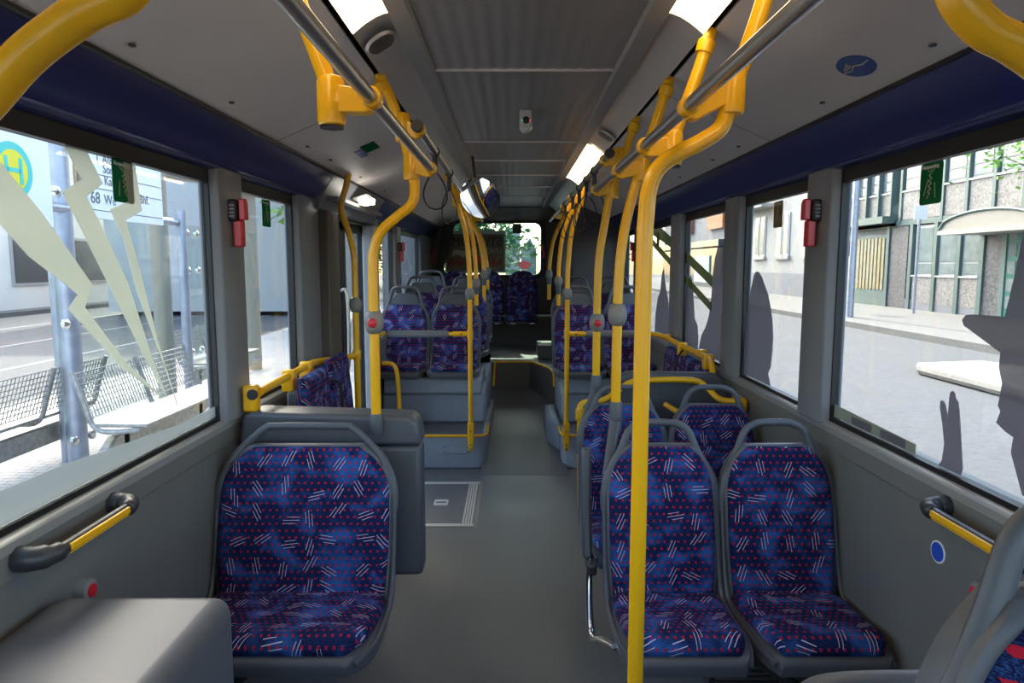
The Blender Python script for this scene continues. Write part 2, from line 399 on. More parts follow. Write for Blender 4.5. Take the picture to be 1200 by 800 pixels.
# corrugated perforated ceiling
mb = MB(); nx = 144; ys = [YF, YB]
for yi, y in enumerate(ys):
    pass
vs = []; xs = pw(-0.36, 0.36, nx)
for y in ys: vs += [(x, y, CZ + 0.0011 * math.cos(x / 0.72 * 2 * math.pi * 13)) for x in xs]
for y in ys: vs += [(x, y, CZ + 0.03) for x in xs]
w = nx + 1
fs = [(j, j + 1, w + j + 1, w + j) for j in range(nx)] + [(2 * w + j, 3 * w + j, 3 * w + j + 1, 2 * w + j + 1) for j in range(nx)]
mb.add(vs, fs); struct(mb.build('ceiling', 'perf'))
tn = [0]
def trim(mb, m, smooth=True, bevel=0.0, parent=None, name=None):
    tn[0] += 1; o = mb.build(name or f'trim_{tn[0]}', m, parent, smooth, bevel); return struct(o) if parent is None else o
for y in (1.25, 2.81, 4.40, 5.18, 6.0, 6.9, 7.8, 8.7): trim(MB().box(-0.355, 0.355, y - .004, y + .004, CZ - .009, CZ + .004), 'alu')
def mx(poly, s): return [(p[0] * s, p[1]) for p in poly]
for s in (-1, 1):
    trim(MB().prism(mx([(.352, 2.444), (.352, 2.434), (.362, 2.425), (.425, 2.425), (.43, 2.45), (.36, 2.46)], s), 'y', YF, YB), 'beam')
    # concave aluminium light channel
    arc = [(.425, 2.448), (.445, 2.444), (.47, 2.434), (.50, 2.416), (.525, 2.397), (.545, 2.380), (.552, 2.392), (.50, 2.44), (.44, 2.47)]
    trim(MB().prism(mx(arc, s), 'y', YF, YB), 'alu')
    trim(MB().box(*sorted((.545 * s, .60 * s)), YF, YB, 2.41, 2.43), 'black')
    trim(MB().prism(mx([(.572, 2.385), (1.05, 2.182), (1.058, 2.19), (.575, 2.396)], s), 'y', YF, YB), 'white', smooth=False)
    trim(MB().box(*sorted((1.04 * s, 1.08 * s)), YF, YB, 2.176, 2.20), 'black')
    # seams of the sloping panels
    for y in (1.42, 2.95, 4.5, 6.0, 7.5):
        trim(MB().prism(mx([(.575, 2.3825), (1.048, 2.1815), (1.048, 2.1835), (.575, 2.3855)], s), 'y', y - .0025, y + .0025), 'beam')
    segs = [(YF, 3.92), (5.5, YB)] if s < 0 else [(YF, YB)]
    cove = [(1.055, 2.18), (1.062, 2.165), (1.09, 2.118), (1.13, 2.073), (1.155, 2.056), (1.158, 2.048), (1.17, 2.044), (1.172, 2.036), (1.20, 2.030), (1.25, 2.03), (1.25, 2.2), (1.06, 2.2)]
    for a, b in segs: trim(MB().prism(mx(cove, s), 'y', a, b), 'blue')
    # roof body above, closes the shell
    trim(MB().prism(mx([(1.27, 2.03), (1.31, 2.03), (1.31, 2.35), (1.0, 2.56), (0, 2.58), (0, 2.52), (.95, 2.5), (1.27, 2.3)], s), 'y', YF, YB), 'beam')
# door header between the two coves on the left
trim(MB().prism([(-1.05, 2.182), (-1.10, 2.10), (-1.13, 2.04), (-1.15, 1.985), (-1.25, 1.985), (-1.25, 2.2)], 'y', 3.93, 5.49), 'pillar', bevel=.008)
trim(MB().box(-1.16, -1.06, 4.02, 5.40, 2.045, 2.065), 'beam')

def wall(s, name, spans, thick=.07):
    mb = MB()
    for a, b in spans:
        mb.prism(mx([(WX, 0), (WX, .955), (WX - .006, .96), (WX - .006, 1.02), (WX + .002, 1.048), (WX + .035, 1.055), (WX + .11, 1.055), (WX + .11, 0)], s), 'y', a, b)
    return struct(mb.build(name, 'wall'))
for s_, sp_ in ((-1, [(YF, 4.02), (5.42, YB)]), (1, [(YF, YB)])):
    for a, b in sp_: trim(MB().prism(mx([(WX - .009, 1.022), (WX - .009, 1.045), (WX + .004, 1.054), (WX + .02, 1.058), (WX + .02, 1.03)], s_), 'y', a, b), 'sill')  # lighter strip added along the sill, its bright highlight put into the colour
wl = wall(-1, 'wall_left', [(YF, 4.02), (5.42, YB)])
wr = wall(1, 'wall_right', [(YF, YB)])
win_n = [0]
def window(s, y0, y1, gl='glass', z0=SILL, z1=WTOP):
    win_n[0] += 1; g = .018
    mb = MB(); x0, x1 = sorted((s * 1.205, s * 1.235))
    mb.box(x0, x1, y0, y1, z0, z0 + g); mb.box(x0, x1, y0, y1, z1 - .055, z1); mb.box(x0, x1, y0, y0 + g, z0, z1); mb.box(x0, x1, y1 - g, y1, z0, z1)
    f = struct(mb.build(f'window_{win_n[0]}', 'black', smooth=False))
    MB().box(*sorted((s * GX, s * (GX + .006))), y0 + g, y1 - g, z0 + g, z1 - .055).build('pane', gl, f, smooth=False)
    return f
wL1 = window(-1, -1.7, 2.66); wL2 = window(-1, 2.90, 3.64); window(-1, 5.78, 6.62); window(-1, 6.95, 8.45)
wR1 = window(1, -1.7, 2.66); wR2 = window(1, 2.89, 3.72); wR3 = window(1, 3.99, 5.0); wR4 = window(1, 5.32, 6.45); window(1, 6.9, 7.6)
def pillars(s, spans):
    for a, b in spans:
        c = (a + b) / 2; h = (b - a) / 2
        prof = [(1.25, a), (1.20, a), (1.172, a + .015), (1.162, a + .05), (1.162, b - .05), (1.172, b - .015), (1.20, b), (1.25, b)]
        trim(MB().prism(mx(prof, s), 'z', 1.045, 2.04), 'pillar', bevel=.006)
pillars(-1, [(-2.3, -1.7), (2.65, 2.90), (3.64, 4.02), (5.42, 5.78), (6.62, 6.95), (8.45, 9.6)])
pillars(1, [(-2.3, -1.7), (2.65, 2.89), (3.72, 3.99), (5.0, 5.32), (6.45, 6.9), (7.6, 9.6)])
# door on the left: two leaves of glass in dark frames
d = struct(MB().box(-1.27, -1.20, 4.02, 5.42, 1.96, 2.04).build('door_1', 'dark', smooth=False))
for a, b in ((4.04, 4.70), (4.74, 5.40)):
    mb = MB(); g = .06
    mb.box(-1.25, -1.21, a, a + g, -.02, 1.96); mb.box(-1.25, -1.21, b - g, b, -.02, 1.96); mb.box(-1.25, -1.21, a, b, 1.9, 1.96); mb.box(-1.25, -1.21, a, b, -.02, .12)
    lf = mb.build('door_leaf', 'black', d, smooth=False, bevel=.004)
    MB().box(-1.235, -1.225, a + g, b - g, .12, 1.9).build('pane', 'glass_door', lf, smooth=False)
    MB().tube(catmull([(-1.20, b - .1, 1.5), (-1.16, b - .1, 1.46), (-1.16, b - .1, 1.0), (-1.20, b - .1, .96)]), .012).build('handle', 'steel', lf)
trim(MB().prism([(-1.25, 4.0), (-1.12, 4.0), (-1.11, 4.02), (-1.11, 4.22), (-1.13, 4.24), (-1.25, 4.24)], 'z', 0, 1.98), 'brown', bevel=.006)
trim(MB().box(-1.2, -1.105, 5.28, 5.42, 0, 1.97), 'lightgrey', bevel=.012)
for z in (.9, 1.2, 1.5, 1.8): trim(MB().lathe([(.006, -.003), (.006, .003)], (-1.13, 5.279, z), 'y', 10), 'black')
# rear wall with its window, rear ceiling trim, tower and platform
RZ0, RZ1 = 1.53, 2.25
wb = MB(); wb.box(-1.3, -1.02, YB, YB + .08, 0, 2.5); wb.box(.36, 1.3, YB, YB + .08, 0, 2.5); wb.box(-1.02, .36, YB, YB + .08, 0, RZ0); wb.box(-1.02, .36, YB, YB + .08, RZ1, 2.5)
struct(wb.build('wall_rear', 'brown', smooth=False))
win_n[0] += 1
def rr_poly(x0, x1, z0, z1, r, cut=0):
    pts = []
    for cx, cz, a0 in ((x1 - r, z0 + r, -90), (x1 - r, z1 - r, 0), (x0 + r + cut, z1 - r, 90), (x0 + r, z0 + r, 180)):
        for k in range(7): a = R(a0 + 15 * k); pts.append((cx + r * math.cos(a), cz + r * math.sin(a)))
    return pts
def ring(mb, P, Q, axis, a, b):
    n = len(P)
    def p(q, t): return {'x': (t, q[0], q[1]), 'y': (q[0], t, q[1])}[axis]
    vs = [p(q, a) for q in P] + [p(q, a) for q in Q] + [p(q, b) for q in P] + [p(q, b) for q in Q]; fs = []
    for i in range(n):
        j = (i + 1) % n
        fs += [(i, j, n + j, n + i), (2 * n + i, 3 * n + i, 3 * n + j, 2 * n + j), (i, 2 * n + i, 2 * n + j, j), (n + i, n + j, 3 * n + j, 3 * n + i)]
    return mb.add(vs, fs)
f = struct(ring(MB(), rr_poly(-1.12, .42, RZ0 - .05, RZ1 + .04, .09, .10), rr_poly(-1.0, .35, RZ0, RZ1 - .01, .09, .14), 'y', YB - .02, YB + .02).build(f'window_{win_n[0]}', 'black'))
MB().prism(rr_poly(-1.01, .36, RZ0 - .005, RZ1, .09, .13), 'y', YB + .03, YB + .036).build('pane', 'glass_rear', f, smooth=False)
trim(MB().prism([(9.25, 2.43), (9.42, 2.36), (YB, 2.26), (YB, 2.5), (9.25, 2.5)], 'x', -1.0, .62), 'brown', bevel=.01)
trim(MB().box(.63, 1.25, 7.75, YB, .6, 2.43), 'gtower', bevel=.02)
trim(MB().box(.93, .935, 7.742, 7.752, .6, 2.3), 'black')
trim(MB().box(-1.25, 1.25, 8.95, YB, .6, 1.0), 'gtower', bevel=.02)
# front bulkhead with windscreen opening behind the camera
wf = MB(); wf.box(-1.3, 1.3, YF - .05, YF, 0, .95); wf.box(-1.3, 1.3, YF - .05, YF, 2.2, 2.5); wf.box(-1.3, -1.15, YF - .05, YF, .95, 2.2); wf.box(1.15, 1.3, YF - .05, YF, .95, 2.2)
struct(wf.build('wall_front', 'gtower', smooth=False))

# ---------------------------------------------------------------- raised floor, podiums, steps
AL, AR = -0.262, 0.262
def podium(s, xi):
    xo = 1.19
    X = lambda a: s * a
    r = .09
    pl = [(X(xo), 5.47), (X(xi + r), 5.47), (X(xi + .035), 5.485), (X(xi + .008), 5.52), (X(xi), 5.58), (X(xi - .03 * (s < 0)), 6.6), (X(xi - .03 * (s < 0)), 7.3), (X(xo), 7.3)]
    trim(MB().prism(pl, 'z', 0, .285), 'podium', bevel=.012)
    trim(MB().prism([(X(xo - .01), 5.50), (X(xi + r), 5.50), (X(xi + .03), 5.53), (X(xi + .03), 5.88), (X(xo - .01), 5.88)], 'z', .285, .2885), 'tread')
    # yellow step edge
    e = [(X(xo), 5.462), (X(xi + r), 5.462), (X(xi + .03), 5.478), (X(xi), 5.515), (X(xi - .006), 5.57), (X(xi - .006), 5.84)]
    trim(MB().tube([(x, y, .279) for x, y in e], .012, 8), 'yellow')
    # wheel box under the seats
    trim(MB().box(*sorted((X(xi + .02), X(xo))), 5.88, 6.5, .285, .56), 'podium', bevel=.03)
    trim(MB().box(*sorted((X(xi + .05), X(xo - .03))), 5.82, 6.5, .555, .70), 'podium', bevel=.02)
    trim(MB().box(*sorted((X(xi + .01), X(xo))), 6.5, 8.0 if s < 0 else 7.75, .285, .62), 'podium', bevel=.02)
    sx = sorted((X(xi - .003), X(xi + .003)))
podium(-1, .262); podium(1, .36)
for sx0 in (-.52, .52):
    pass
t = trim(MB().box(-.62, -.40, 5.462, 5.472, .13, .20), 'podium', bevel=.004)
for x in (-.605, -.415):
    for z in (.145, .185): trim(MB().lathe([(.005, -.004), (.005, .004)], (x, 5.463, z), 'y', 8), 'black')
t = trim(MB().box(.56, .78, 5.462, 5.472, .13, .20), 'podium', bevel=.004)
for x in (.575, .765):
    for z in (.145, .185): trim(MB().lathe([(.005, -.004), (.005, .004)], (x, 5.463, z), 'y', 8), 'black')
# aisle ramp and raised rear floor
tn[0] += 1
struct(MB().prism([(5.3, -.05), (5.3, .002), (7.35, .35), (7.35, -.05)], 'x', -.30, .40).build('floor', 'floor', smooth=False))
struct(MB().prism([(-.24, 7.3), (-.17, 7.32), (.14, 7.32), (.20, 7.22), (.30, 6.95), (.36, 6.6), (1.2, 6.6), (1.2, YB), (-1.2, YB), (-1.2, 7.3)], 'z', .1, .62).build('floor', 'brown', bevel=.01))
trim(MB().tube(catmull([(-.245, 7.1, .40), (-.235, 7.3, .60), (-.21, 7.32, .625), (-.17, 7.31, .627), (.14, 7.31, .627), (.20, 7.21, .627), (.30, 6.94, .627), (.352, 6.6, .62), (.355, 6.5, .5)], 3), .011, 8), 'yellow')
trim(MB().box(.24, .62, 7.5, 8.0, .62, .78), 'brown', bevel=.01)
trim(MB().prism([(.262, 5.95), (.36, 5.75), (.37, 6.5), (.262, 6.45)], 'z', 0, .34), 'podium', bevel=.03)

# floor hatch
h = empty('floor_hatch', (-.75, 4.72, 0)); tag(h, 'square floor hatch with bright aluminium edging in the aisle by the rear door', 'hatch')
mb = MB(); hx0, hx1, hy0, hy1 = -1.10, -.30, 4.22, 5.12
for a in range(4):
    k = .03 + a * .018
    mb.box(hx1 - k - .012 + .02, hx1 - k + .02, hy0 + .03, hy1 - .03, 0, .004)
mb.box(hx0, hx1 + .0, hy0, hy0 + .045, 0, .004); mb.box(hx0, hx1, hy1 - .05, hy1, 0, .004)
mb.build('edging', 'hatch', h, bevel=.001)
MB().box(hx0, hx1 - .07, hy0 + .045, hy1 - .05, 0, .002).build('plate', 'floor', h, smooth=False)
MB().box(hx1 + .0, hx1 + .025, hy0 - .02, hy1 + .02, 0, .0015).build('gasket', 'beam', h, smooth=False)
lk = MB().prism(rr_poly(-.60, -.50, 4.60, 4.72, .015), 'z', .002, .005).build('lock_plate', 'hatch', h)
MB().prism(rr_poly(-.585, -.515, 4.65, 4.67, .005), 'z', .005, .0058).build('lock_slot', 'black', lk)

# ---------------------------------------------------------------- front-left wheel cover (foreground grey box)
wc = MB().box(-1.183, -.738, -.9, 1.62, 0, .862).build('wheel_arch_cover', 'box', bevel=.045, seg=5)
tag(wc, 'large smooth grey moulded cover box in the near left corner', 'cover')
# matching cover at right, below the nearest seat
wc2 = MB().box(.60, 1.183, -.9, .95, 0, .80).build('wheel_arch_cover', 'box', bevel=.045, seg=5)
tag(wc2, 'grey moulded cover box under the nearest seat at the right edge', 'cover')

# ================================================================ SEATS
def make_seat(w, hh=.59, solid=False, label='', cat='seat', group=None, name='bus_seat_unit', stand=None):
    root = empty(name); tag(root, label, cat, group)
    hs = w / 2 - .010; hf = hs - .016
    bp = [(.405, -.055), (.43, .03), (.455, .15), (.485, .27), (.515, .38), (.535, .455), (.548, .505)]
    bw = [hf * .93, hf * .97, hf, hf, hf * .97, hf - .035, hf - .085] if w < .6 else [hf * .95, hf * .98, hf, hf, hf * .97, hf - .055, hf - .12]
    MB().pad(bp[::1], bw, .030, back=.006, wr=.0010).build('back_cushion', 'fabric', root)
    cp = [(.425, -.045), (.36, -.035), (.22, -.03), (.10, -.012), (.04, -.012), (.012, -.035)]
    cw = [hf * .93, hf, hf, hf * .97, hf * .90, hf * .80]
    MB().pad(cp[::-1], cw[::-1], .030, back=.01, wr=.003).build('seat_cushion', 'fabric', root)
    # shells
    sp = [(.43, -.09), (.455, .03), (.48, .15), (.508, .27), (.535, .38), (.552, .455), (.562, .512)]
    sw = [hs * .95, hs * .985, hs, hs, hs * .99, hf - .018, hf - .066] if w < .6 else [hs * .97, hs, hs, hs, hs * .99, hf - .035, hf - .10]
    MB().pad(sp, sw, .022, back=.03, edge=.08).build('back_shell', 'shell', root)
    mb = MB(); pp = [(-.012, -.062), (.03, -.052), (.12, -.050), (.24, -.06), (.38, -.07), (.46, -.085)]
    mb.pad(pp, [hs * .80, hs * .93, hs, hs, hs * .98, hs * .92], .022, back=.034, edge=.08)
    mb.build('seat_shell', 'shell', root)
    # side edge beads running from cushion to handle
    for s in (-1, 1):
        pts = catmull([(s * hs * .86, .0, -.055), (s * hs * .985, .10, -.045), (s * hs, .25, -.052), (s * hs, .38, -.045), (s * hs, .435, .02), (s * hs, .475, .15), (s * hs, .503, .27)], 4)
        MB().tube(pts, .0105, 8).build('edge_rail', 'shell', root)
    # handle loop
    k = .16 if w < .6 else .13
    tx = (hs - .125) if w < .6 else (hs - .16)
    H = hh
    side = [(hs + .000, .506, .265), (hs - .006, .52, .33), (hs - .028, .537, .40 if H < .62 else .42), (hs - .062, .555, .47 if H < .62 else .50), (tx + .028, .572, H - .035), (tx - .012, .58, H - .006), (tx - .05, .583, H)]
    pts = [(-x, y, z) for x, y, z in side] + [(x, y, z) for x, y, z in side[::-1]]
    cc = catmull(pts, 5); n = len(cc)
    rad = [(.0145 + .011 * max(0, 1 - abs(min(i, n - 1 - i) - n * .13) / (n * .13))) for i in range(n)]
    MB().tube(cc, rad, 12, flat=(1, .75, 1)).build('handle', 'shell', root)
    # gussets between handle and chamfered cushion corner
    for s in (-1, 1):
        P = [(s * (hs - .01), .34), (s * (hs - .045), .44), (s * (tx + .02), .515), (s * (hf - (.085 if w < .6 else .12)), .505), (s * (hf - .035), .44), (s * (hf - .01), .35)]
        mb = MB(); yy = [.512, .532, .552, .546, .528, .512]
        vs = [(p[0], yy[i], p[1]) for i, p in enumerate(P)] + [(p[0], yy[i] + .02, p[1]) for i, p in enumerate(P)]
        m_ = len(P); mb.add(vs, [tuple(range(m_)), tuple(range(m_, 2 * m_))[::-1]] + [(i, m_ + i, m_ + (i + 1) % m_, (i + 1) % m_) for i in range(m_)])
        mb.build('corner_web', 'shell', root, bevel=.004)
    if solid:
        P = [(-(hf - .085), .49), (-(tx + .04), H - .06), (-(tx - .03), H - .05), ((tx - .03), H - .05), ((tx + .04), H - .06), ((hf - .085), .49)]
        P = [(-(hs - .045), .47)] + [(-tx, H - .055)] + [(tx, H - .055)] + [((hs - .045), .47)]
        mb = MB(); vs = [(p[0], .55 + (p[1] - .47) * .2, p[1]) for p in P] + [(p[0], .575 + (p[1] - .47) * .2, p[1]) for p in P]
        mb.add(vs, [(0, 1, 2, 3), (7, 6, 5, 4), (0, 4, 5, 1), (1, 5, 6, 2), (2, 6, 7, 3), (3, 7, 4, 0)]); mb.build('headrest_panel', 'shell', root, bevel=.012)
    return root
def place(o, x, y, z, label, group=None):
    o.location = (x, y, z); o['label'] = label
    if group: o['group'] = group
    return o
G1 = 'patterned seats of the low floor area'; G2 = 'patterned seats on the rear podiums'; G3 = 'rear bench seats'
proto = make_seat(.45, label='x', group=G1)
place(proto, .52, 2.03, .468, 'blue patterned aisle seat of the nearest right pair, behind the thick yellow pole')
c = c_near = copy_tree(proto); place(c, .972, 2.03, .468, 'blue patterned seat by the window in the nearest right pair')
c = copy_tree(proto); place(c, .50, 2.80, .468, 'blue patterned aisle seat in second right row with folded armrest beside it')
c = copy_tree(proto); place(c, .95, 2.80, .468, 'blue patterned window seat in second right row, only upper back visible')
wide = make_seat(.70, label='wide one and a half person blue patterned seat against the left wall', group=G1, hh=.575)
wide.location = (-.842, 2.03, .468)
high = make_seat(.46, hh=.665, solid=True, label='x', group=G2)
rows = [(-1.03, 5.72, .80, 'left podium front row window seat beside the light grey post'), (-.565, 5.72, .80, 'left podium front row aisle seat behind the thin yellow pole'),
        (.545, 5.72, .80, 'right podium front row aisle seat behind the thin yellow pole'), (.99, 5.72, .80, 'right podium front row window seat'),
        (-.98, 6.45, .88, 'second row window seat on the left podium, dark and half hidden'), (-.51, 6.45, .88, 'second row aisle seat on the left podium'),
        (.58, 6.45, .88, 'second row aisle seat on the right podium'), (1.0, 6.45, .88, 'second row window seat on the right podium'),
        (-.965, 7.2, .93, 'third row window seat at the rear left'), (-.50, 7.2, .93, 'third row aisle seat at the rear left')]
for i, (x, y, z, lb) in enumerate(rows):
    o = high if i == 0 else copy_tree(high); place(o, x, y, z, lb, G2)
# rear bench backs (no handles, covered tops)
def bench_seat():
    root = empty('bench_seat_unit'); tag(root, 'x', 'seat', G3)
    bp = [(.36, -.03), (.385, .1), (.41, .25), (.43, .4), (.445, .50), (.455, .57), (.458, .60)]
    MB().pad(bp, [.19, .198, .20, .195, .17, .12, .06], .03, back=.02, wr=.002).build('back_cushion', 'fabric', root)
    cp = [(.01, -.04), (.05, 0), (.2, -.02), (.38, -.03)]
    MB().pad(cp, [.17, .19, .2, .19], .03, back=.02, wr=.002).build('seat_cushion', 'fabric', root)
    mb = MB(); mb.box(-.205, .205, .0, .42, -.085, -.045); mb.build('seat_shell', 'dark', root, bevel=.01)
    for x in (-.12, .12): MB().box(x - .03, x + .03, -.012, .0, -.078, -.062).build('hinge', 'chrome', root, bevel=.003)
    return root
bs = bench_seat()
for i, x in enumerate((.085, -.36, -.80)):
    o = bs if i == 0 else copy_tree(bs)
    place(o, x, 8.72, .99, ['rear bench seat in line with the aisle under the rear window', 'rear bench seat just left of the aisle one', 'rear bench seat nearest the left wall'][i], G3)
# seat supports: cantilever frames
def support(x0, x1, y, label, z=.40):
    r = empty('seat_pedestal', ((x0 + x1) / 2, y, 0)); tag(r, label, 'support')
    mb = MB(); mb.box(x0, x1, y + .14, y + .18, z - .045, z); mb.box(x0, x1, y + .34, y + .38, z - .045, z); mb.build('crossbar', 'dark', r, bevel=.005)
    w = 1 if x1 > 0 else -1; xe = 1.185 * w; xm = (x0 + x1) / 2
    mb = MB()
    for yy in (y + .16, y + .36): mb.tube([(xm, yy, z - .04), (xm + .25 * w, yy, .18), (xe, yy, .06)], .02, 8)
    mb.build('diagonal_strut', 'dark', r)
    return r
support(.32, 1.18, 2.03, 'dark cantilever frame under the nearest right pair of seats')
support(.30, 1.16, 2.80, 'dark cantilever frame under the second right pair of seats')
support(-1.18, -.52, 2.03, 'dark cantilever frame under the wide left seat')
bx = empty('heater_grille', (.95, 2.55, 0)); tag(bx, 'dark ventilation grille on the floor beneath the nearest right seats', 'grille')
MB().box(.72, 1.18, 2.5, 2.62, 0, .22).build('casing', 'dark', bx, bevel=.01)
mb = MB()
for k in range(9): mb.box(.74, 1.16, 2.492, 2.50, .02 + k * .022, .03 + k * .022)
mb.build('grille_bars', 'steel', bx)
# folded armrest of the row one aisle seat
ORG[proto.name] = (.52, 2.03, .468)
MB().prism([(2.60, .505), (2.66, .50), (2.73, .60), (2.76, .90), (2.72, .935), (2.69, .92), (2.665, .66)], 'x', .232, .272).build('armrest', 'shell', proto, bevel=.012)
MB().tube(catmull([(.262, 2.62, .52), (.258, 2.60, .40), (.258, 2.50, .25), (.275, 2.32, .33), (.30, 2.18, .385)], 6), .013).build('swing_bar', 'chrome', proto)
MB().box(.245, .285, 2.56, 2.66, .455, .50).build('bracket', 'dark', proto, bevel=.01)

# folded up seats at the walls
def fold_seat(s, y0, y1, label, gp, x=1.08, z1=1.09, tilt=.05):
    r = empty('folding_seat_unit', (s * x, (y0 + y1) / 2, .55)); tag(r, label, 'seat', gp)
    mb = MB(); hw = (y1 - y0) / 2; yc = (y0 + y1) / 2
    mb.pad([(0, .0), (.01, .12), (.02, .25), (.03, .38), (.035, z1 - .66)], [hw * .92, hw, hw, hw * .97, hw * .82], .025, back=.02, wr=.002)
    mb.v = [(s * (x + v[1] + tilt * 0), yc + v[0], .66 + v[2]) for v in mb.v]
    mb.build('cushion', 'fabric', r)
    MB().box(*sorted((s * (x + .05), s * (x + .10))), y0 + .02, y1 - .02, .60, z1 - .06).build('back_shell', 'shell', r, bevel=.01)
    return r
GF = 'folded wall seats'
fold_seat(-1, 3.05, 3.50, 'folded seat at left wall in front of the rear door, nearer half', GF, x=.98, z1=1.15)
fold_seat(-1, 3.51, 3.93, 'folded seat at left wall right beside the rear door', GF, x=.98, z1=1.17)
fold_seat(1, 3.98, 4.36, 'folded seat at right wall nearest the grey divider', GF, x=1.10, z1=1.04)
fold_seat(1, 4.37, 4.76, 'middle folded seat at right wall beneath the yellow rail', GF, x=1.10, z1=1.04)
fold_seat(1, 4.77, 5.14, 'folded seat at right wall nearest the rear podium', GF, x=1.10, z1=1.04)
def strap(pts, label, m='black', r=.008):
    return tag(MB().tube(catmull(pts, 5), r, 6).build('strap', m), label, 'strap')
strap([(-1.06, 3.33, 1.10), (-1.02, 3.42, 1.075), (-.955, 3.49, 1.07), (-.935, 3.50, .99), (-.93, 3.49, .86)], 'black strap holding the folded seats at the left wall')
strap([(1.10, 4.56, 1.10), (1.075, 4.57, 1.06), (1.055, 4.57, 1.0), (1.055, 4.57, .85)], 'black strap hanging over the folded seats at the right wall')

# ---------------------------------------------------------------- divider panels
dv = empty('divider_partition', (-.82, 2.78, .36)); tag(dv, 'grey padded divider panel standing behind the wide left seat', 'divider')
MB().box(-1.18, -.425, 2.74, 2.87, .37, .93).build('panel', 'box' if 0 else 'shell', dv, bevel=.022, seg=3)
MB().prism([(-1.17, .935), (-1.15, 1.055), (-1.12, 1.075), (-.47, 1.055), (-.435, 1.03), (-.42, .935)], 'y', 2.725, 2.885).build('cap', 'shell', dv, bevel=.022, seg=3)
dv = empty('divider_partition', (.75, 3.78, .3)); tag(dv, 'grey divider panel with rounded top behind the second right row', 'divider')
MB().prism([(.45, .80), (.50, .90), (.55, 1.045), (.60, 1.075), (1.10, 1.065), (1.15, 1.02), (1.185, .90), (1.185, .80)], 'y', 3.78, 3.84).build('cap', 'shell', dv, bevel=.018, seg=3)
MB().box(.50, 1.185, 3.79, 3.83, .30, .80).build('panel', 'shell', dv, bevel=.006)

# ================================================================ RAILS AND POLES
Z1, Z2 = 2.04, 2.185; X1, X2 = .365, .405
def rail(s, x, z, y0, y1, label, cap=True):
    r = empty('overhead_rail', (s * x, y0, z)); tag(r, label, 'rail', 'overhead steel rails')
    MB().tube([(s * x, y0, z), (s * x, y1, z)], .0165, 20).build('tube', 'steel', r)
    if cap: MB().lathe([(.021, -.008), (.023, 0), (.023, .012)], (s * x, y0, z), 'y').build('end_cap', 'black', r)
    return r
rail(-1, X1, Z1, -1.2, 2.78, 'brushed steel overhead rail on the left, near length', cap=False)
rail(1, X1, Z1, -1.2, 3.68, 'brushed steel overhead rail on the right, near length', cap=False)
rail(-1, X2, Z2, 2.62, 8.2, 'upper steel rail on the left running to the rear, starting with a black cap')
rail(1, X2, Z2, 3.25, 8.2, 'upper steel rail on the right running to the rear, starting with a black cap')
def hub_part(parent, s, hx, hz, y, rx, rz, r=.030):
    """clamp casting between the pole and the rail"""
    mb = MB(); mb.lathe([(r * .92, -.055), (r, -.045), (r, .04), (r * .8, .052)], (s * hx, y, hz), 'z', 18)
    dx = (hx - rx)
    mb.prism([(s * (hx - .005), hz - .028), (s * (rx + .015), rz - .035), (s * (rx - .005), rz - .030), (s * (rx + .022), rz - .005), (s * (rx + .02), rz + .018), (s * (hx - .005), hz + .032)], 'y', y - .022, y + .022)
    mb.lathe([(.0225, -.022), (.0245, -.015), (.0245, .015), (.0225, .022)], (s * rx, y, rz), 'y', 18)
    mb.build('clamp_hub', 'yellow', parent, bevel=.003)
def mount_part(parent, s, y, x=.565, z=2.395):
    mb = MB(); a = Vector((s * x, y, z)); b = Vector((s * (x - .022), y, z - .075))
    mb.tube([a, a.lerp(b, .35), a.lerp(b, .55), b], [.006, .016, .029, .027], 14)
    mb.build('ceiling_mount', 'yellow', parent)
def pole(path, y, label, s, balls=(), sleeve=None, hubs=(), mount=True, r=.020, foot=None, group='yellow grab poles'):
    P = [(p[0], y if len(p) < 3 else p[2], p[1]) for p in path]
    root = empty('grab_pole', (P[-1][0], P[-1][1], P[-1][2])); tag(root, label, 'pole', group)
    MB().tube(catmull(P, 7), r, 20).build('tube', 'yellow', root)
    for bz, x, btn in balls:
        b = MB().lathe([(r, -.045), (r + .008, -.040), (r + .0165, -.02), (r + .019, 0), (r + .0165, .02), (r + .008, .040), (r, .045)], (x, y, bz), 'z').build('stop_button', 'grip', root)
        if btn: MB().lathe([(.019, -.006), (.017, -.010), (.008, -.013)], (x, y - r - .012, bz), 'y').build('red_button', 'red', b)
    if sleeve:
        x, z0, z1 = sleeve
        MB().lathe([(r + .004, z0), (r + .006, z0 + .01), (r + .006, z1 - .008), (r + .003, z1)], (x, y, 0), 'z').build('sleeve', 'shell', root)
    for h in hubs: hub_part(root, s, h[0], h[1], y, h[2], h[3])
    if mount: mount_part(root, s, y)
    if foot:
        x, z = foot
        MB().prism([(x - .025, z + .13), (x + .025, z + .13), (x + .026, z - .02), (x + .016, z - .10), (x, z - .112), (x - .016, z - .10), (x - .026, z - .02)], 'y', y - .026, y + .018).build('foot_bracket', 'yellow', root, bevel=.006)
        for dz in (.06, -.05, -.085): MB().lathe([(.006, -.003), (.006, .002)], (x, y - .027, z + dz), 'y', 10).build('bolt', 'black', root)
    return root
cx = lambda v: v - .05      # offset from the camera axis to the bus axis
def up(l): return [(cx(x), 1.67 + z) for x, z in l]
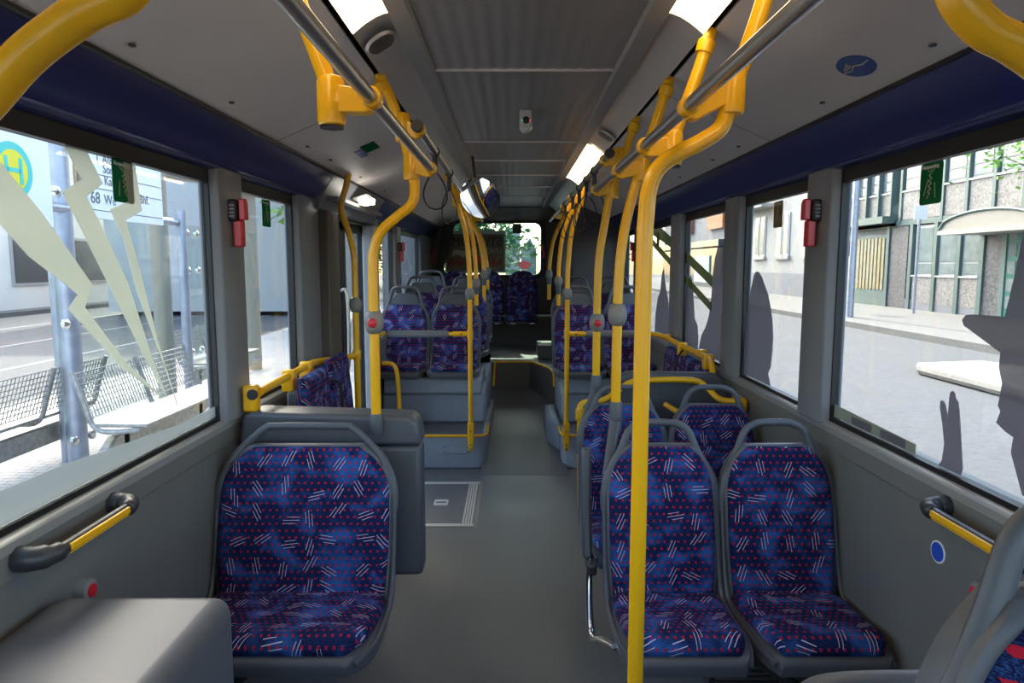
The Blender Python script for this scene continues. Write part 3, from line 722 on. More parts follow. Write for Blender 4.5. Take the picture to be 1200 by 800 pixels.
# nearest poles, bending out of the picture at the top corners
pole(up([(-.50, .72), (-.44, .52), (-.385, .42), (-.376, .34), (-.394, .283), (-.446, .257), (-.5025, .219), (-.545, .178), (-.59, .13), (-.625, .06), (-.64, -.04), (-.64, -.4), (-.64, -.81)]), .74, 'nearest yellow pole bending in at the top left corner of the picture', -1, hubs=[(.435, 2.06, X1, Z1)])
pole(up([(.61, .72), (.54, .52), (.478, .42), (.462, .34), (.468, .285), (.499, .249), (.534, .231), (.575, .203), (.615, .155), (.64, .08), (.645, 0), (.645, -.6), (.645, -1.67)]), .755, 'nearest yellow pole bending out at the top right corner of the picture', 1, hubs=[(.44, 2.06, X1, Z1)])
# bracket only hangers
def hanger(s, y, label):
    r = empty('rail_hanger', (s * .45, y, 2.0)); tag(r, label, 'bracket', 'yellow rail hangers')
    MB().tube(catmull([(s * .565, y, 2.39), (s * .53, y, 2.27), (s * .47, y, 2.10), (s * .455, y, 2.045)], 5), .020, 18).build('tube', 'yellow', r)
    hub_part(r, s, .455, 2.035, y, X1, Z1, .031)
    MB().lathe([(.026, -.004), (.026, .002)], (s * .455, y, 1.978), 'z').build('end_plug', 'black', r)
    mount_part(r, s, y); return r
hanger(-1, 1.58, 'yellow hanger with dark plug clamping the left rail near the top')
hanger(1, 2.2, 'yellow hanger clamping the right rail just behind the big bent pole')
# big front right pole
pole(up([(.612, .72), (.575, .58), (.535, .46), (.515, .40), (.495, .325), (.45, .29), (.395, .262), (.35, .23), (.328, .185), (.321, .12), (.318, .0), (.318, -.6), (.318, -1.2), (.318, -1.67)]), 1.655,
     'thick yellow pole from ceiling to floor in front of the nearest right seats', 1, hubs=[(.466, 2.075, X1, Z1)])
# left pole with red button on the divider
pole(up([(-.505, .72), (-.46, .62), (-.42, .50), (-.395, .40), (-.378, .30), (-.39, .235), (-.45, .185), (-.51, .13), (-.54, .06), (-.547, -.03), (-.547, -.3), (-.547, -.64)]), 2.70,
     'yellow pole with red stop button rising from behind the wide left seat', -1, balls=[(1.67 - .227, cx(-.547), True)], sleeve=(cx(-.547), .99, 1.075), hubs=[(.47, 2.195, X2, Z2), (.44, 2.05, X1, Z1)])
# poles on seat handles right
pole(up([(.612, .72), (.565, .56), (.515, .40), (.485, .30), (.455, .18), (.435, .05), (.426, -.1), (.424, -.3), (.424, -.66)]), 2.745,
     'yellow pole with plain grey ball standing on the handle of the nearest right aisle seat', 1, balls=[(1.67 - .20, cx(.425), False)], sleeve=(cx(.424), .985, 1.115), hubs=[(.466, 2.05, X1, Z1)])
pole(up([(.612, .72), (.57, .58), (.535, .48), (.49, .36), (.462, .2), (.44, .06), (.432, -.08), (.43, -.3), (.43, -.64)]), 3.45,
     'yellow pole with red stop button standing on the second row aisle seat', 1, balls=[(1.67 - .292, cx(.431), True)], sleeve=(cx(.43), .99, 1.11), hubs=[(.475, 2.19, X2, Z2), (.45, 2.05, X1, Z1)])
for nm, pts in (('grab_pole.004', [(.374, 2.745, 1.03), (.35, 2.68, .95), (.318, 2.59, .85)]), ('grab_pole.005', [(.38, 3.45, 1.03), (.345, 3.42, .95), (.298, 3.36, .85)])):
    MB().tube(catmull(pts, 5), [.026 - .0009 * k for k in range(11)], 12).build('seat_bracket', 'shell', bpy.data.objects[nm])
# rear poles
def rear_pole(s, xb, y, z0, ballz, label, sleeve=True, foot=False):
    top = .565; pts = [(s * top, 2.39), (s * .52, 2.26), (s * .475, 2.13), (s * (xb + .35 * (.475 - xb)), 1.93), (s * (xb + .08 * (.475 - xb)), 1.72), (s * xb, 1.55), (s * xb, 1.3), (s * xb, z0)]
    pole(pts, y, label, s, balls=[(ballz, s * xb, False)], sleeve=None if not sleeve else (s * xb, z0 - .02, z0 + .11), hubs=[(.485, 2.17, X2, Z2)], foot=(s * xb, z0) if foot else None, r=.0195)
rear_pole(-1, .385, 5.43, .27, 1.44, 'thin yellow pole bolted to the left podium step edge', sleeve=False, foot=True)
rear_pole(1, .39, 5.43, .27, 1.44, 'thin yellow pole bolted to the right podium step edge', sleeve=False, foot=True)
rear_pole(-1, .378, 6.27, 1.42, 1.50, 'yellow pole on the handle of the left podium front row aisle seat')
rear_pole(1, .375, 6.27, 1.42, 1.52, 'yellow pole on the handle of the right podium front row aisle seat')
rear_pole(-1, .335, 6.98, 1.48, 1.57, 'yellow pole on the second row seat of the left podium')
rear_pole(1, .345, 7.3, 1.48, 1.57, 'rearmost yellow pole on the right side')
rear_pole(-1, .325, 7.75, 1.52, 1.60, 'rearmost yellow pole on the left side')
# door pole left
dp = pole([(-1.01, 2.2), (-1.03, 2.12), (-1.06, 2.0), (-1.02, 1.86), (-.995, 1.74), (-.99, 1.6), (-.99, 1.3), (-.99, .8), (-.99, 0)], 4.1, 'yellow door pole reaching from header to floor with a grey ball', -1, balls=[(1.43, -.99, False)], mount=False, r=.0185)
wr_ = empty('side_rail', (-1.1, 2.78, 1.12)); tag(wr_, 'yellow rail along the left wall from the window pillar to the door pole', 'rail')
MB().tube(catmull([(-1.10, 2.80, 1.145), (-1.10, 3.1, 1.15), (-1.10, 3.42, 1.155), (-1.095, 3.6, 1.155), (-1.05, 3.85, 1.135), (-1.0, 4.08, 1.125)], 5), .018).build('tube', 'yellow', wr_)
MB().box(-1.15, -1.09, 2.735, 2.79, 1.07, 1.18).build('wall_bracket', 'yellow', wr_, bevel=.012)
MB().lathe([(.022, -.006), (.022, .002)], (-1.105, 2.735, 1.145), 'y').build('end_cap', 'black', wr_)
for y in (3.18, 3.45):
    MB().prism([(y - .028, 1.075), (y + .028, 1.075), (y + .034, 1.135), (y + .02, 1.18), (y - .02, 1.18), (y - .034, 1.135)], 'x', -1.13, -1.07).build('drop_bracket', 'yellow', wr_, bevel=.008)
MB().tube([(-1.10, 3.50, 1.14), (-1.10, 3.50, .9)], .018).build('stub', 'yellow', wr_)
MB().lathe([(.023, -.03), (.025, -.02), (.025, .02), (.023, .03)], (-.99, 4.1, 1.127), 'z').build('clamp', 'yellow', wr_)
# right wall rail
wr2 = empty('side_rail', (1.05, 5.0, 1.12)); tag(wr2, 'yellow rail above the folded seats along the right wall bending down to the divider', 'rail')
MB().tube(catmull([(1.02, 5.43, 1.12), (1.08, 5.35, 1.125), (1.11, 5.1, 1.125), (1.11, 4.6, 1.12), (1.11, 4.1, 1.12), (1.10, 3.93, 1.115), (1.09, 3.84, 1.08), (1.085, 3.82, 1.0), (1.085, 3.82, .85)], 6), .0185).build('tube', 'yellow', wr2)
for y in (4.62, 4.0): MB().prism([(y - .025, 1.055), (y + .025, 1.055), (y + .032, 1.105), (y + .02, 1.145), (y - .02, 1.145), (y - .032, 1.105)], 'x', 1.08, 1.14).build('drop_bracket', 'yellow', wr2, bevel=.008)
for y in (5.12, 4.18): MB().box(1.10, 1.15, y - .03, y + .03, 1.10, 1.15).build('wall_bracket', 'yellow', wr2, bevel=.01)
# padded cross bars in front of the podium seats
for s, x0, x1, lb in ((-1, -1.12, -.385, 'grey padded crossbar before the left podium seats'), (1, .39, 1.03, 'grey padded crossbar before the right podium seats')):
    b = empty('crossbar', ((x0 + x1) / 2, 5.43, 1.12)); tag(b, lb, 'bar', 'padded crossbars')
    MB().tube([(x0, 5.43, 1.12), (x1, 5.43, 1.12)], .0155).build('tube', 'yellow', b)
    p0, p1 = (x0 + .06, x1 - .17) if s < 0 else (x0 + .15, x1 - .06)
    MB().lathe([(.018, 0), (.027, .012), (.029, .03), (.029, p1 - p0 - .03), (.027, p1 - p0 - .012), (.018, p1 - p0)], (p0, 5.43, 1.12), 'x').build('padding', 'pad', b)
    xe = x1 if s < 0 else x0
    MB().tube([(xe, 5.43, 1.085), (xe, 5.43, 1.155)], .024).build('pole_clamp', 'yellow', b)
    MB().tube([(xe - .02 * (1 if s < 0 else -1), 5.43, 1.12), (xe - .14 * (1 if s < 0 else -1), 5.43, 1.12)], .021).build('socket', 'yellow', b)
    MB().lathe([(.007, -.002), (.007, .002)], (xe - .07 * (1 if s < 0 else -1), 5.408, 1.12), 'y', 10).build('screw', 'black', b)
# entry handrail by left podium
hr = tag(MB().tube(catmull([(-1.10, 5.48, .875), (-1.05, 5.48, .875), (-1.01, 5.48, .86), (-.985, 5.48, .80), (-.975, 5.5, .6), (-.975, 5.52, .29)], 6), .018).build('entry_handrail', 'yellow'), 'short curved yellow handrail standing on the left podium step', 'handrail')
# guard rail around second right row
gr = empty('guard_rail', (.38, 3.72, 0)); tag(gr, 'yellow guard rail framing the back of the second right row', 'rail')
MB().tube(catmull([(.36, 3.30, .28), (.335, 3.45, .30), (.325, 3.58, .36), (.322, 3.64, .6), (.322, 3.66, .85), (.325, 3.68, .90), (.36, 3.70, .917), (.45, 3.71, .925), (.52, 3.72, .965), (.60, 3.73, 1.02), (.70, 3.73, 1.035), (.95, 3.73, 1.035), (1.02, 3.70, 1.00), (1.07, 3.62, .95), (1.17, 3.56, .945)], 5), .0165).build('tube', 'yellow', gr)
MB().tube(catmull([(.80, 3.73, .90), (.86, 3.66, .87), (.95, 3.6, .84), (1.17, 3.55, .84)], 4), .0155).build('lower_tube', 'yellow', gr)
MB().box(1.13, 1.18, 3.50, 3.62, .90, .975).build('wall_bracket', 'yellow', gr, bevel=.01)
MB().lathe([(.024, -.03), (.026, -.02), (.026, .02), (.024, .03)], (.322, 3.66, .86), 'z').build('clamp', 'yellow', gr)

# wall grab handles
def grab(s, y0, y1, z, label):
    r = empty('wall_grab_bar', (s * 1.17, (y0 + y1) / 2, z)); tag(r, label, 'handle', 'yellow striped wall handles')
    for y, d in ((y0, 1), (y1, -1)):
        MB().tube(catmull([(s * 1.185, y, z), (s * 1.15, y, z + .0), (s * 1.122, y + d * .02, z), (s * 1.115, y + d * .05, z)], 4), [.030] * 4 + [.028] * 4 + [.023] * 4 + [.017], 14).build('end_fitting', 'dark', r)
    MB().tube([(s * 1.115, y0 + .045, z), (s * 1.115, y1 - .045, z)], .0155, 16).build('bar', 'dark', r)
    MB().box(*sorted((s * 1.096, s * 1.1045)), y0 + .06, y1 - .06, z - .006, z + .011).build('yellow_strip', 'yellow', r, bevel=.002)
    MB().box(*sorted((s * 1.1005, s * 1.108)), y0 + .06, y1 - .06, z - .0125, z - .009).build('lower_strip', 'yellow', r)
    return r
grab(-1, 1.50, 1.87, 1.0, 'dark wall handle with yellow strip on the left wall by the front seat')
grab(1, 1.47, 1.87, .99, 'dark wall handle with yellow strip on the right wall')
def sbutton(s, y, z, label):
    r = empty('wall_button', (s * 1.19, y, z)); tag(r, label, 'button', 'red wall stop buttons')
    MB().lathe([(.036, 0), (.036, -s * .012), (.030, -s * .026), (.02, -s * .03)], (s * 1.19, y, z), 'x').build('housing', 'grip', r)
    MB().lathe([(.019, 0), (.018, -s * .008), (.01, -s * .011)], (s * 1.165, y, z), 'x').build('push_button', 'red', r)
sbutton(-1, 1.72, .815, 'round grey stop button with red centre on the left wall')
sbutton(1, 1.70, .815, 'round grey stop button with red centre on the right wall')
for y, lb in ((1.905, 'round blue and white sticker left of the right wall button'), (1.59, 'round blue and white sticker right of the right wall button')):
    r = MB().lathe([(.033, 0), (.033, -.002)], (1.19, y, .84), 'x').build('round_sticker', 'board'); tag(r, lb, 'sticker')
    MB().lathe([(.028, 0), (.028, -.0015)], (1.188, y, .84), 'x').build('blue_disc', mat('bright_blue_print', (.02, .08, .5), .4), r)

# nearest seat on the right with its handles
ns = copy_tree(c_near)
place(ns, .522, .02, .868, 'nearest seat at the right edge, with thick dark grey handle loop', G1)
ORG[ns.name] = (.522, .02, .868)
(MB().tube(catmull([(.30, .95, .85), (.325, .92, 1.00), (.36, .90, 1.06), (.42, .895, 1.085), (.66, .89, 1.09)], 6), .0185, 16).build('lower_handle', 'shell', ns))

# ================================================================ SMALL FITTINGS
def hammer(s, y, z, label, x=1.163):
    r = empty('emergency_hammer', (s * x, y, z)); tag(r, label, 'hammer', 'red emergency hammers')
    X = lambda a: s * (x - a)
    MB().box(*sorted((X(0), X(.034))), y - .03, y + .025, z + .0, z + .085).build('holder', 'black', r, bevel=.008)
    mb = MB()
    for k in range(4): mb.box(*sorted((X(.006), X(.026))), y - .033, y - .029, z + .016 + k * .014, z + .022 + k * .014)
    mb.build('holder_ribs', 'grip', r)
    MB().box(*sorted((X(.010), X(.046))), y - .012, y + .028, z - .10, z + .005).build('hammer_grip', 'red', r, bevel=.006)
    MB().prism([(y - .012, z + .005), (y + .026, z + .005), (y + .026, z + .07), (y + .01, z + .088), (y - .012, z + .088)], 'x', *sorted((X(.034), X(.062)))).build('hammer_head', 'red', r, bevel=.005)
hammer(-1, 2.74, 1.84, 'red emergency hammer on the left pillar beside the first window')
hammer(1, 2.74, 1.84, 'red emergency hammer on the right pillar beside the first window')
hammer(-1, 6.75, 1.80, 'red emergency hammer on the left pillar above the rear seats')
hammer(1, 6.7, 1.80, 'red emergency hammer on the right pillar above the rear seats')
hammer(-1, 9.45, 1.80, 'red emergency hammer in the rear left corner')
# mirror
r = empty('round_mirror', (-.277, 4.82, 2.13)); tag(r, 'round convex mirror hanging below the ceiling over the aisle', 'mirror')
mir = MB(); prof = [(.146 * math.sin(a * .1745 / 10 * 5 / 5), 0) for a in range(2)]
RM = .85; prof = [(.001, 0)] + [(.140 * k / 8, 0.0) for k in range(1, 9)]
def mirror_mesh(front=True):
    mb = MB(); vs = []; n = 40
    for k in range(0, 10):
        rr = max(.0006, .146 * k / 9); d = (RM - math.sqrt(RM * RM - rr * rr))
        for j in range(n): a = 2 * math.pi * j / n; vs.append((rr * math.cos(a), d, rr * math.sin(a)))
    fs = [(i * n + j, i * n + (j + 1) % n, (i + 1) * n + (j + 1) % n, (i + 1) * n + j) for i in range(9) for j in range(n)] + [tuple(range(n))]
    return vs, fs, n
vs, fs, n_ = mirror_mesh()
rot = Matrix.Rotation(R(-24), 3, 'X') if False else (Matrix.Rotation(R(22), 3, 'Z') @ Matrix.Rotation(R(28), 3, 'X'))
rot = Vector((-.30, -.87, -.40)).normalized().to_track_quat('-Y', 'Z').to_matrix()
C0 = Vector((-.277, 4.82, 2.125))
MB().add([C0 + rot @ Vector(v) for v in vs], fs).build('mirror_glass', 'mirror', r)
mb = MB(); mb.lathe([(.142, .026), (.144, .030), (.12, .04), (.05, .05)], (0, 0, 0), 'y', 36); mb.v = [tuple(C0 + rot @ Vector(v)) for v in mb.v]; mb.build('rim', 'black', r)
MB().tube([C0 + rot @ Vector((0, .035, 0)), (-.30, 4.93, 2.2), (-.33, 4.95, 2.43)], .009, 8).build('arm', 'black', r)
# camera dome
r = empty('ceiling_camera', (.0, 3.55, 2.33)); tag(r, 'small white camera housing with black lens on the ceiling', 'camera')
MB().prism([(-.012, 2.44), (-.012, 2.36), (-.004, 2.345), (.018, 2.335), (.042, 2.345), (.052, 2.36), (.052, 2.44)], 'y', 3.5, 3.6).build('housing', 'housing', r, bevel=.01, seg=3)
l = MB().lathe([(.018, 0), (.017, -.006), (.01, -.011)], (.02, 3.50, 2.385), 'y').build('lens', 'black', r)
MB().lathe([(.003, 0), (.003, -.003)], (.003, 3.498, 2.383), 'y', 8).build('green_light', 'ledg', r)
MB().lathe([(.003, 0), (.003, -.003)], (.037, 3.498, 2.383), 'y', 8).build('red_light', 'ledr', r)
# lamps in the light channels
def lamp(s, y0, y1, label, m='lens'):
    r = empty('ceiling_light', (s * .49, (y0 + y1) / 2, 2.38)); tag(r, label, 'lamp', 'warm strip lamps')
    prof = [(.428, 2.442), (.445, 2.4385), (.47, 2.4285), (.50, 2.4105), (.525, 2.3915), (.541, 2.378), (.544, 2.381), (.50, 2.416), (.44, 2.448)]
    MB().prism(mx(prof, s), 'y', y0, y1).build('lens', m, r)
    for y in (y0 - .012, y1): MB().prism(mx([(a, b - .002) for a, b in prof], s), 'y', y, y + .012).build('end_frame', 'alu', r)
lamp(-1, .6, 2.2, 'warm strip lamp in the left ceiling channel at the top of the picture')
lamp(1, .6, 2.2, 'warm strip lamp in the right ceiling channel at the top of the picture')
lamp(1, 4.5, 6.2, 'warm strip lamp further back in the right ceiling channel')
def speaker(s, y, label):
    r = empty('speaker_grille', (s * .49, y, 2.4)); tag(r, label, 'speaker', 'oval speaker grilles')
    a = Vector((s * .435, y, 2.437)); b = Vector((s * .54, y, 2.372)); c = (a + b) / 2; d1 = (b - a) / 2; nn = Vector((d1.z, 0, -d1.x)).normalized() * .004
    if nn.z > 0: nn = -nn
    nn = nn * 1.6
    def el(f, off, n=28): return [c + d1 * .92 * f * math.cos(2 * math.pi * k / n) + Vector((0, .07 * f * math.sin(2 * math.pi * k / n), 0)) + off for k in range(n)]
    P = el(1, nn * .2) + el(.9, nn * 1.6); n = 28
    MB().add(P, [(i, (i + 1) % n, n + (i + 1) % n, n + i) for i in range(n)] + [tuple(range(n, 2 * n))]).build('cover', 'alu', r)
    mb = MB()
    for k in range(-6, 7):
        yy = k * .0085; h = .75 * math.sqrt(max(0, 1 - (yy / .066) ** 2))
        p0 = c - d1 * h + nn * 1.8; p1 = c + d1 * h + nn * 1.8
        mb.add([(p0.x, y + yy - .0022, p0.z), (p1.x, y + yy - .0022, p1.z), (p1.x, y + yy + .0022, p1.z), (p0.x, y + yy + .0022, p0.z)], [(0, 1, 2, 3)])
    mb.build('slots', 'black', r)
speaker(-1, 2.36, 'oval slotted speaker grille in the left ceiling channel')
speaker(1, 4.0, 'oval slotted speaker grille in the right ceiling channel')
# door lamp
r = empty('door_lamp', (-1.0, 4.55, 2.08)); tag(r, 'small bright lamp in grey housing over the rear door', 'lamp')
MB().prism([(-1.09, 2.10), (-.99, 2.13), (-.965, 2.075), (-1.0, 2.065), (-1.08, 2.085)], 'y', 4.50, 4.62).build('housing', 'housing', r, bevel=.006)
MB().prism([(-1.04, 2.075), (-.955, 2.10), (-.96, 2.065), (-1.03, 2.055)], 'y', 4.46, 4.60).build('lens', 'lens2', r, bevel=.004)
# hanging strap loops on the rear rails
def loop(s, x, y, z, w, h, ph, label):
    r = empty('strap_loop', (s * x, y, z)); tag(r, label, 'strap', 'black hanging strap loops on the upper rails')
    MB().box(*sorted((s * x - .012, s * x + .012)), y - .008, y + .008, z - .10, z - .02).build('clip', 'dark', r, bevel=.004)
    MB().lathe([(.022, -.008), (.024, 0), (.022, .008)], (s * x, y, z), 'y').build('clamp_ring', 'black', r)
    pts = []
    for k in range(17):
        a = 2 * math.pi * k / 16; rx = w * math.sin(a) * (0.25 + .75 * math.sin(a / 2)); rz = h * (1 - math.cos(a)) / 2
        pts.append((s * x + rx * math.cos(ph), y + rx * math.sin(ph), z - .09 - rz))
    MB().tube(catmull(pts, 3), .0035, 6).build('loop', 'black', r)
loop(-1, X2, 3.22, Z2, .075, .17, .6, 'black cable loop hanging from the left rail next to the round mirror')
loop(-1, X2, 3.95, Z2, .085, .20, 1.0, 'second black cable loop on the left rail, partly behind the poles')
for k, (y, w, h, ph) in enumerate(((3.85, .075, .20, .2), (4.25, .09, .22, -.5), (4.7, .07, .20, .8), (5.2, .08, .22, 0), (5.9, .08, .2, .5))):
    loop(1, X2, y, Z2, w, h, ph, ['first', 'second', 'third', 'fourth', 'fifth and last'][k] + ' black cable loop along the right upper rail, counted from the front')

# ---------------------------------------------------------------- stickers and films
def emergency_sticker(s, y, z, label, w=.108, h=.125, m='sgreen'):
    r = empty('window_sticker', (s * 1.218, y, z)); tag(r, label, 'sticker', 'green emergency exit stickers')
    x0, x1 = sorted((s * 1.2195, s * 1.2215))
    MB().prism(rr_poly(y - w / 2, y + w / 2, z - h / 2, z + h / 2, .01), 'x', x0, x1).build('label', m, r)
    xf = s * 1.2190
    text('Notausstieg', .0165, (xf, y + (-w * .44 if s > 0 else w * .44) * (-1 if s > 0 else -1) * (1 if s > 0 else 1), z + h * .36), RR if s > 0 else RL, 'board', r, sx=1.05)
    mb = MB(); rnd = random.Random(2)
    P = [(.0, .03), (.008, .022), (-.004, .015), (.009, .008), (-.003, 0), (.01, -.008), (-.001, -.016), (.012, -.024), (.002, -.03)]
    mb.tube(catmull([(xf, y + a, z + b) for a, b in P], 4), .0016, 5)
    for a0, b0, a1, b1 in ((-.004, .032, -.026, .05), (0, .034, -.003, .055), (.006, .034, .026, .048), (-.02, .0, -.026, -.045), (.014, .012, .032, -.035), (.002, -.03, .016, -.044)):
        mb.tube([(xf, y + a0, z + b0), (xf, y + a1, z + b1)], .0010, 5)
    mb.build('figure', 'sline', r)
    return r
emergency_sticker(-1, 2.095, 1.918, 'green emergency exit sticker on the first left window')
emergency_sticker(-1, 3.30, 1.912, 'green emergency exit sticker on the small left window before the door')
emergency_sticker(1, 2.11, 1.915, 'green emergency exit sticker on the first right window')
emergency_sticker(1, 3.305, 1.908, 'brownish green sticker on the second right window', m='sbrown')
emergency_sticker(1, 6.0, 1.89, 'small dark green sticker on the rear right window by the podium')
# ceiling stickers lie on the slope panels
def slope_pt(s, x, y, off=.003):
    z = 2.385 + (x - .572) * (2.182 - 2.385) / (1.05 - .572); return Vector((s * (x - off * .39), y, z - off * .92))
def oval(s, x, y, a, b, name, label, m, extra=None):
    n = 32; P = [slope_pt(s, x + a * math.cos(2 * math.pi * k / n), y + b * math.sin(2 * math.pi * k / n)) for k in range(n)]
    Q = [slope_pt(s, x + a * math.cos(2 * math.pi * k / n), y + b * math.sin(2 * math.pi * k / n), .0005) for k in range(n)]
    o = MB().add(P + Q, [tuple(range(n)), tuple(range(n, 2 * n))[::-1]] + [(i, n + i, n + (i + 1) % n, (i + 1) % n) for i in range(n)]).build(name, m)
    tag(o, label, 'sticker'); return o
o = oval(1, .93, 2.02, .045, .075, 'oval_sticker', 'blue oval sticker on the right sloping ceiling panel', 'sblue')
mb = MB()
mb.tube([slope_pt(1, .93 + a, 2.02 + b, .004) for a, b in ((.0, -.070), (.004, -.03), (-.006, .0), (.006, .03), (.0, .07))], .0016, 5)
for k in range(6): mb.tube([slope_pt(1, .905 + .003 * k, 2.03 + .008 * k, .004), slope_pt(1, .928, 2.03 + .008 * k, .004)], .0009, 5)
mb.build('figure', 'sline', o)
for (x, y, w, h, m, lb) in ((-.80, 3.70, .035, .09, 'sgreen', 'green rectangular sticker on the left sloping ceiling panel'), (-.86, 3.76, .02, .09, 'sblue', 'blue sticker beside the green one on the left sloping panel')):
    P = [slope_pt(-1, -x + a, y + b) for a, b in ((-w, -h), (w, -h), (w, h), (-w, h))]; Q = [slope_pt(-1, -x + a, y + b, .0005) for a, b in ((-w, -h), (w, -h), (w, h), (-w, h))]
    tag(MB().add(P + Q, [(0, 1, 2, 3), (7, 6, 5, 4), (0, 4, 5, 1), (1, 5, 6, 2), (2, 6, 7, 3), (3, 7, 4, 0)]).build('ceiling_sticker', m, smooth=False), lb, 'sticker')
o = oval(1, .93, 5.3, .02, .11, 'oval_sticker', 'small dark blue sticker far back on the right sloping panel', 'sblue')
for s in (-1, 1):
    for y in (1.75, 2.35, 3.2, 3.6, 4.3, 5.1):
        p = slope_pt(s, .985, y, .002); trim(MB().lathe([(.009, 0), (.009, -.004), (.004, -.006)], p, 'z', 12), 'dark')

# films on the window glass; u = y along the bus, z = height, built as thin sheets just inside the pane
def film_sheet(s, poly, name, label, m, cat='film', group=None, off=0.0):
    x0, x1 = sorted((s * (1.2185 - off), s * (1.2215 - off)))
    o = MB().prism(poly, 'x', x0, x1).build(name, m, smooth=False); return tag(o, label, cat, group)
film_sheet(-1, [(1.30, 2.10), (1.596, 1.902), (1.724, 1.797), (1.912, 1.611), (1.867, 1.554), (2.051, 1.374), (2.258, 1.223), (2.035, 1.358), (1.798, 1.554), (1.845, 1.59), (1.666, 1.691), (1.30, 1.96)][1:-1] + [(1.45, 1.87), (1.45, 1.975)], 'window_film', 'broad zigzag ray of frosted film on the first left window, the lowest left ray', 'frost', group='frosted zigzag rays')
film_sheet(-1, [(1.83, 1.978), (1.925, 1.978), (1.988, 1.9), (1.909, 1.856), (1.942, 1.813), (2.087, 1.613), (2.194, 1.381), (2.281, 1.221), (2.149, 1.387), (1.953, 1.66), (1.848, 1.806), (1.808, 1.857), (1.895, 1.901)], 'window_film', 'middle zigzag ray of frosted film on the first left window', 'frost', group='frosted zigzag rays')
film_sheet(-1, [(2.10, 1.978), (2.165, 1.975), (2.189, 1.839), (2.094, 1.803), (2.15, 1.67), (2.241, 1.418), (2.348, 1.181), (2.262, 1.358), (2.132, 1.591), (2.079, 1.747), (2.018, 1.83), (2.115, 1.861)], 'window_film', 'right zigzag ray of frosted film, running down from behind the green sticker', 'frost', group='frosted zigzag rays')
film_sheet(-1, [(-1.68, 1.075), (2.64, 1.075), (2.64, 1.115), (2.352, 1.11), (1.719, 1.152), (1.50, 1.156), (-1.68, 1.156)], 'film_band', 'frosted film band along the bottom of the first left window', 'frostband')
film_sheet(1, [(1.60, 1.80), (1.713, 1.754), (1.73, 1.649), (1.754, 1.537), (1.878, 1.534), (1.905, 1.53), (1.919, 1.515), (1.91, 1.50), (1.891, 1.493), (1.759, 1.443), (1.761, 1.405), (1.744, 1.363), (1.753, 1.305), (1.742, 1.291), (1.754, 1.259), (1.721, 1.244), (1.69, 1.236), (1.694, 1.195), (1.644, 1.10), (1.3, 1.08), (1.3, 1.75)], 'silhouette_film', 'dark silhouette film of a face with wide brimmed hat on the first right window', 'smoke')
film_sheet(1, [(1.978, 1.078), (1.964, 1.094), (1.958, 1.147), (1.972, 1.20), (1.989, 1.248), (1.990, 1.266), (1.984, 1.272), (1.974, 1.27), (1.966, 1.26), (1.951, 1.225), (1.950, 1.289), (1.947, 1.303), (1.938, 1.309), (1.929, 1.304), (1.924, 1.29), (1.912, 1.282), (1.905, 1.261), (1.892, 1.20), (1.881, 1.143), (1.872, 1.10), (1.878, 1.078)], 'silhouette_film', 'dark silhouette film of a raised hand with two fingers on the first right window', 'smoke')
fs_ = film_sheet(1, [(2.64, 1.076), (2.098, 1.076), (2.098, 1.108), (2.64, 1.124)], 'film_strip', 'olive beige film strip in the lower corner of the first right window', 'beige')
for a, b in ((2.15, 2.30), (2.36, 2.50)): MB().prism(rr_poly(a, b, 1.080, 1.108, .008), 'x', 1.2170, 1.2184).build('printed_seat_shape', 'smoke', fs_, smooth=False)
film_sheet(1, [(3.69, 1.078), (3.70, 1.206), (3.674, 1.396), (3.655, 1.47), (3.636, 1.535), (3.594, 1.617), (3.57, 1.632), (3.546, 1.635), (3.515, 1.625), (3.482, 1.605), (3.44, 1.565), (3.391, 1.523), (3.35, 1.46), (3.322, 1.401), (3.302, 1.319), (3.305, 1.25), (3.318, 1.17), (3.348, 1.136), (3.31, 1.078)], 'silhouette_film', 'dark silhouette film of a hooded figure on the second right window', 'smoke')
film_sheet(1, [(4.62, 1.08), (4.55, 1.20), (4.45, 1.27), (4.40, 1.33), (4.36, 1.42), (4.345, 1.50), (4.335, 1.60), (4.30, 1.71), (4.25, 1.775), (4.08, 1.78), (4.02, 1.75), (4.02, 1.08)], 'silhouette_film', 'large dark silhouette film on the third right window beside the pillar', 'smoke')
film_sheet(1, [(4.98, 1.08), (4.97, 1.30), (4.955, 1.42), (4.93, 1.53), (4.90, 1.585), (4.87, 1.59), (4.83, 1.56), (4.79, 1.48), (4.76, 1.38), (4.74, 1.30), (4.66, 1.26), (4.63, 1.18), (4.63, 1.08)], 'silhouette_film', 'narrow dark silhouette film at the rear end of the third right window', 'smoke')
film_sheet(1, [(6.05, 1.08), (6.02, 1.25), (5.95, 1.38), (5.86, 1.44), (5.80, 1.60), (5.74, 1.64), (5.70, 1.55), (5.62, 1.46), (5.55, 1.38), (5.48, 1.20), (5.46, 1.08)], 'silhouette_film', 'dark silhouette film on the fourth right window', 'smoke')
for i, (z0, w) in enumerate(((1.985, .07), (1.87, .055))):
    a, b = 4.34, 6.40
    for (p, q, lb) in ((4.335, 4.98, 'third'), (5.34, 6.43, 'fourth')):
        f = lambda y: (z0 - .06 * i) - (5.9 - y) * .24 if y < 5.9 else z0 - .06 * i + 0
        g = lambda y: 1.60 - .17 * i + (y - 4.34) * .25
        film_sheet(1, [(p, g(p)), (q, g(q)), (q, g(q) - w), (p, g(p) - w)] if g(q) < 1.97 else [(p, g(p)), (p + (1.975 - g(p)) / .25, 1.975), (q, 1.975), (q, min(1.975, g(q) - w)), (p, g(p) - w)],
                   'window_film', f'{["upper", "lower"][i]} olive diagonal stripe of film on the {lb} right window', 'olive', off=.004, group='olive diagonal film stripes')

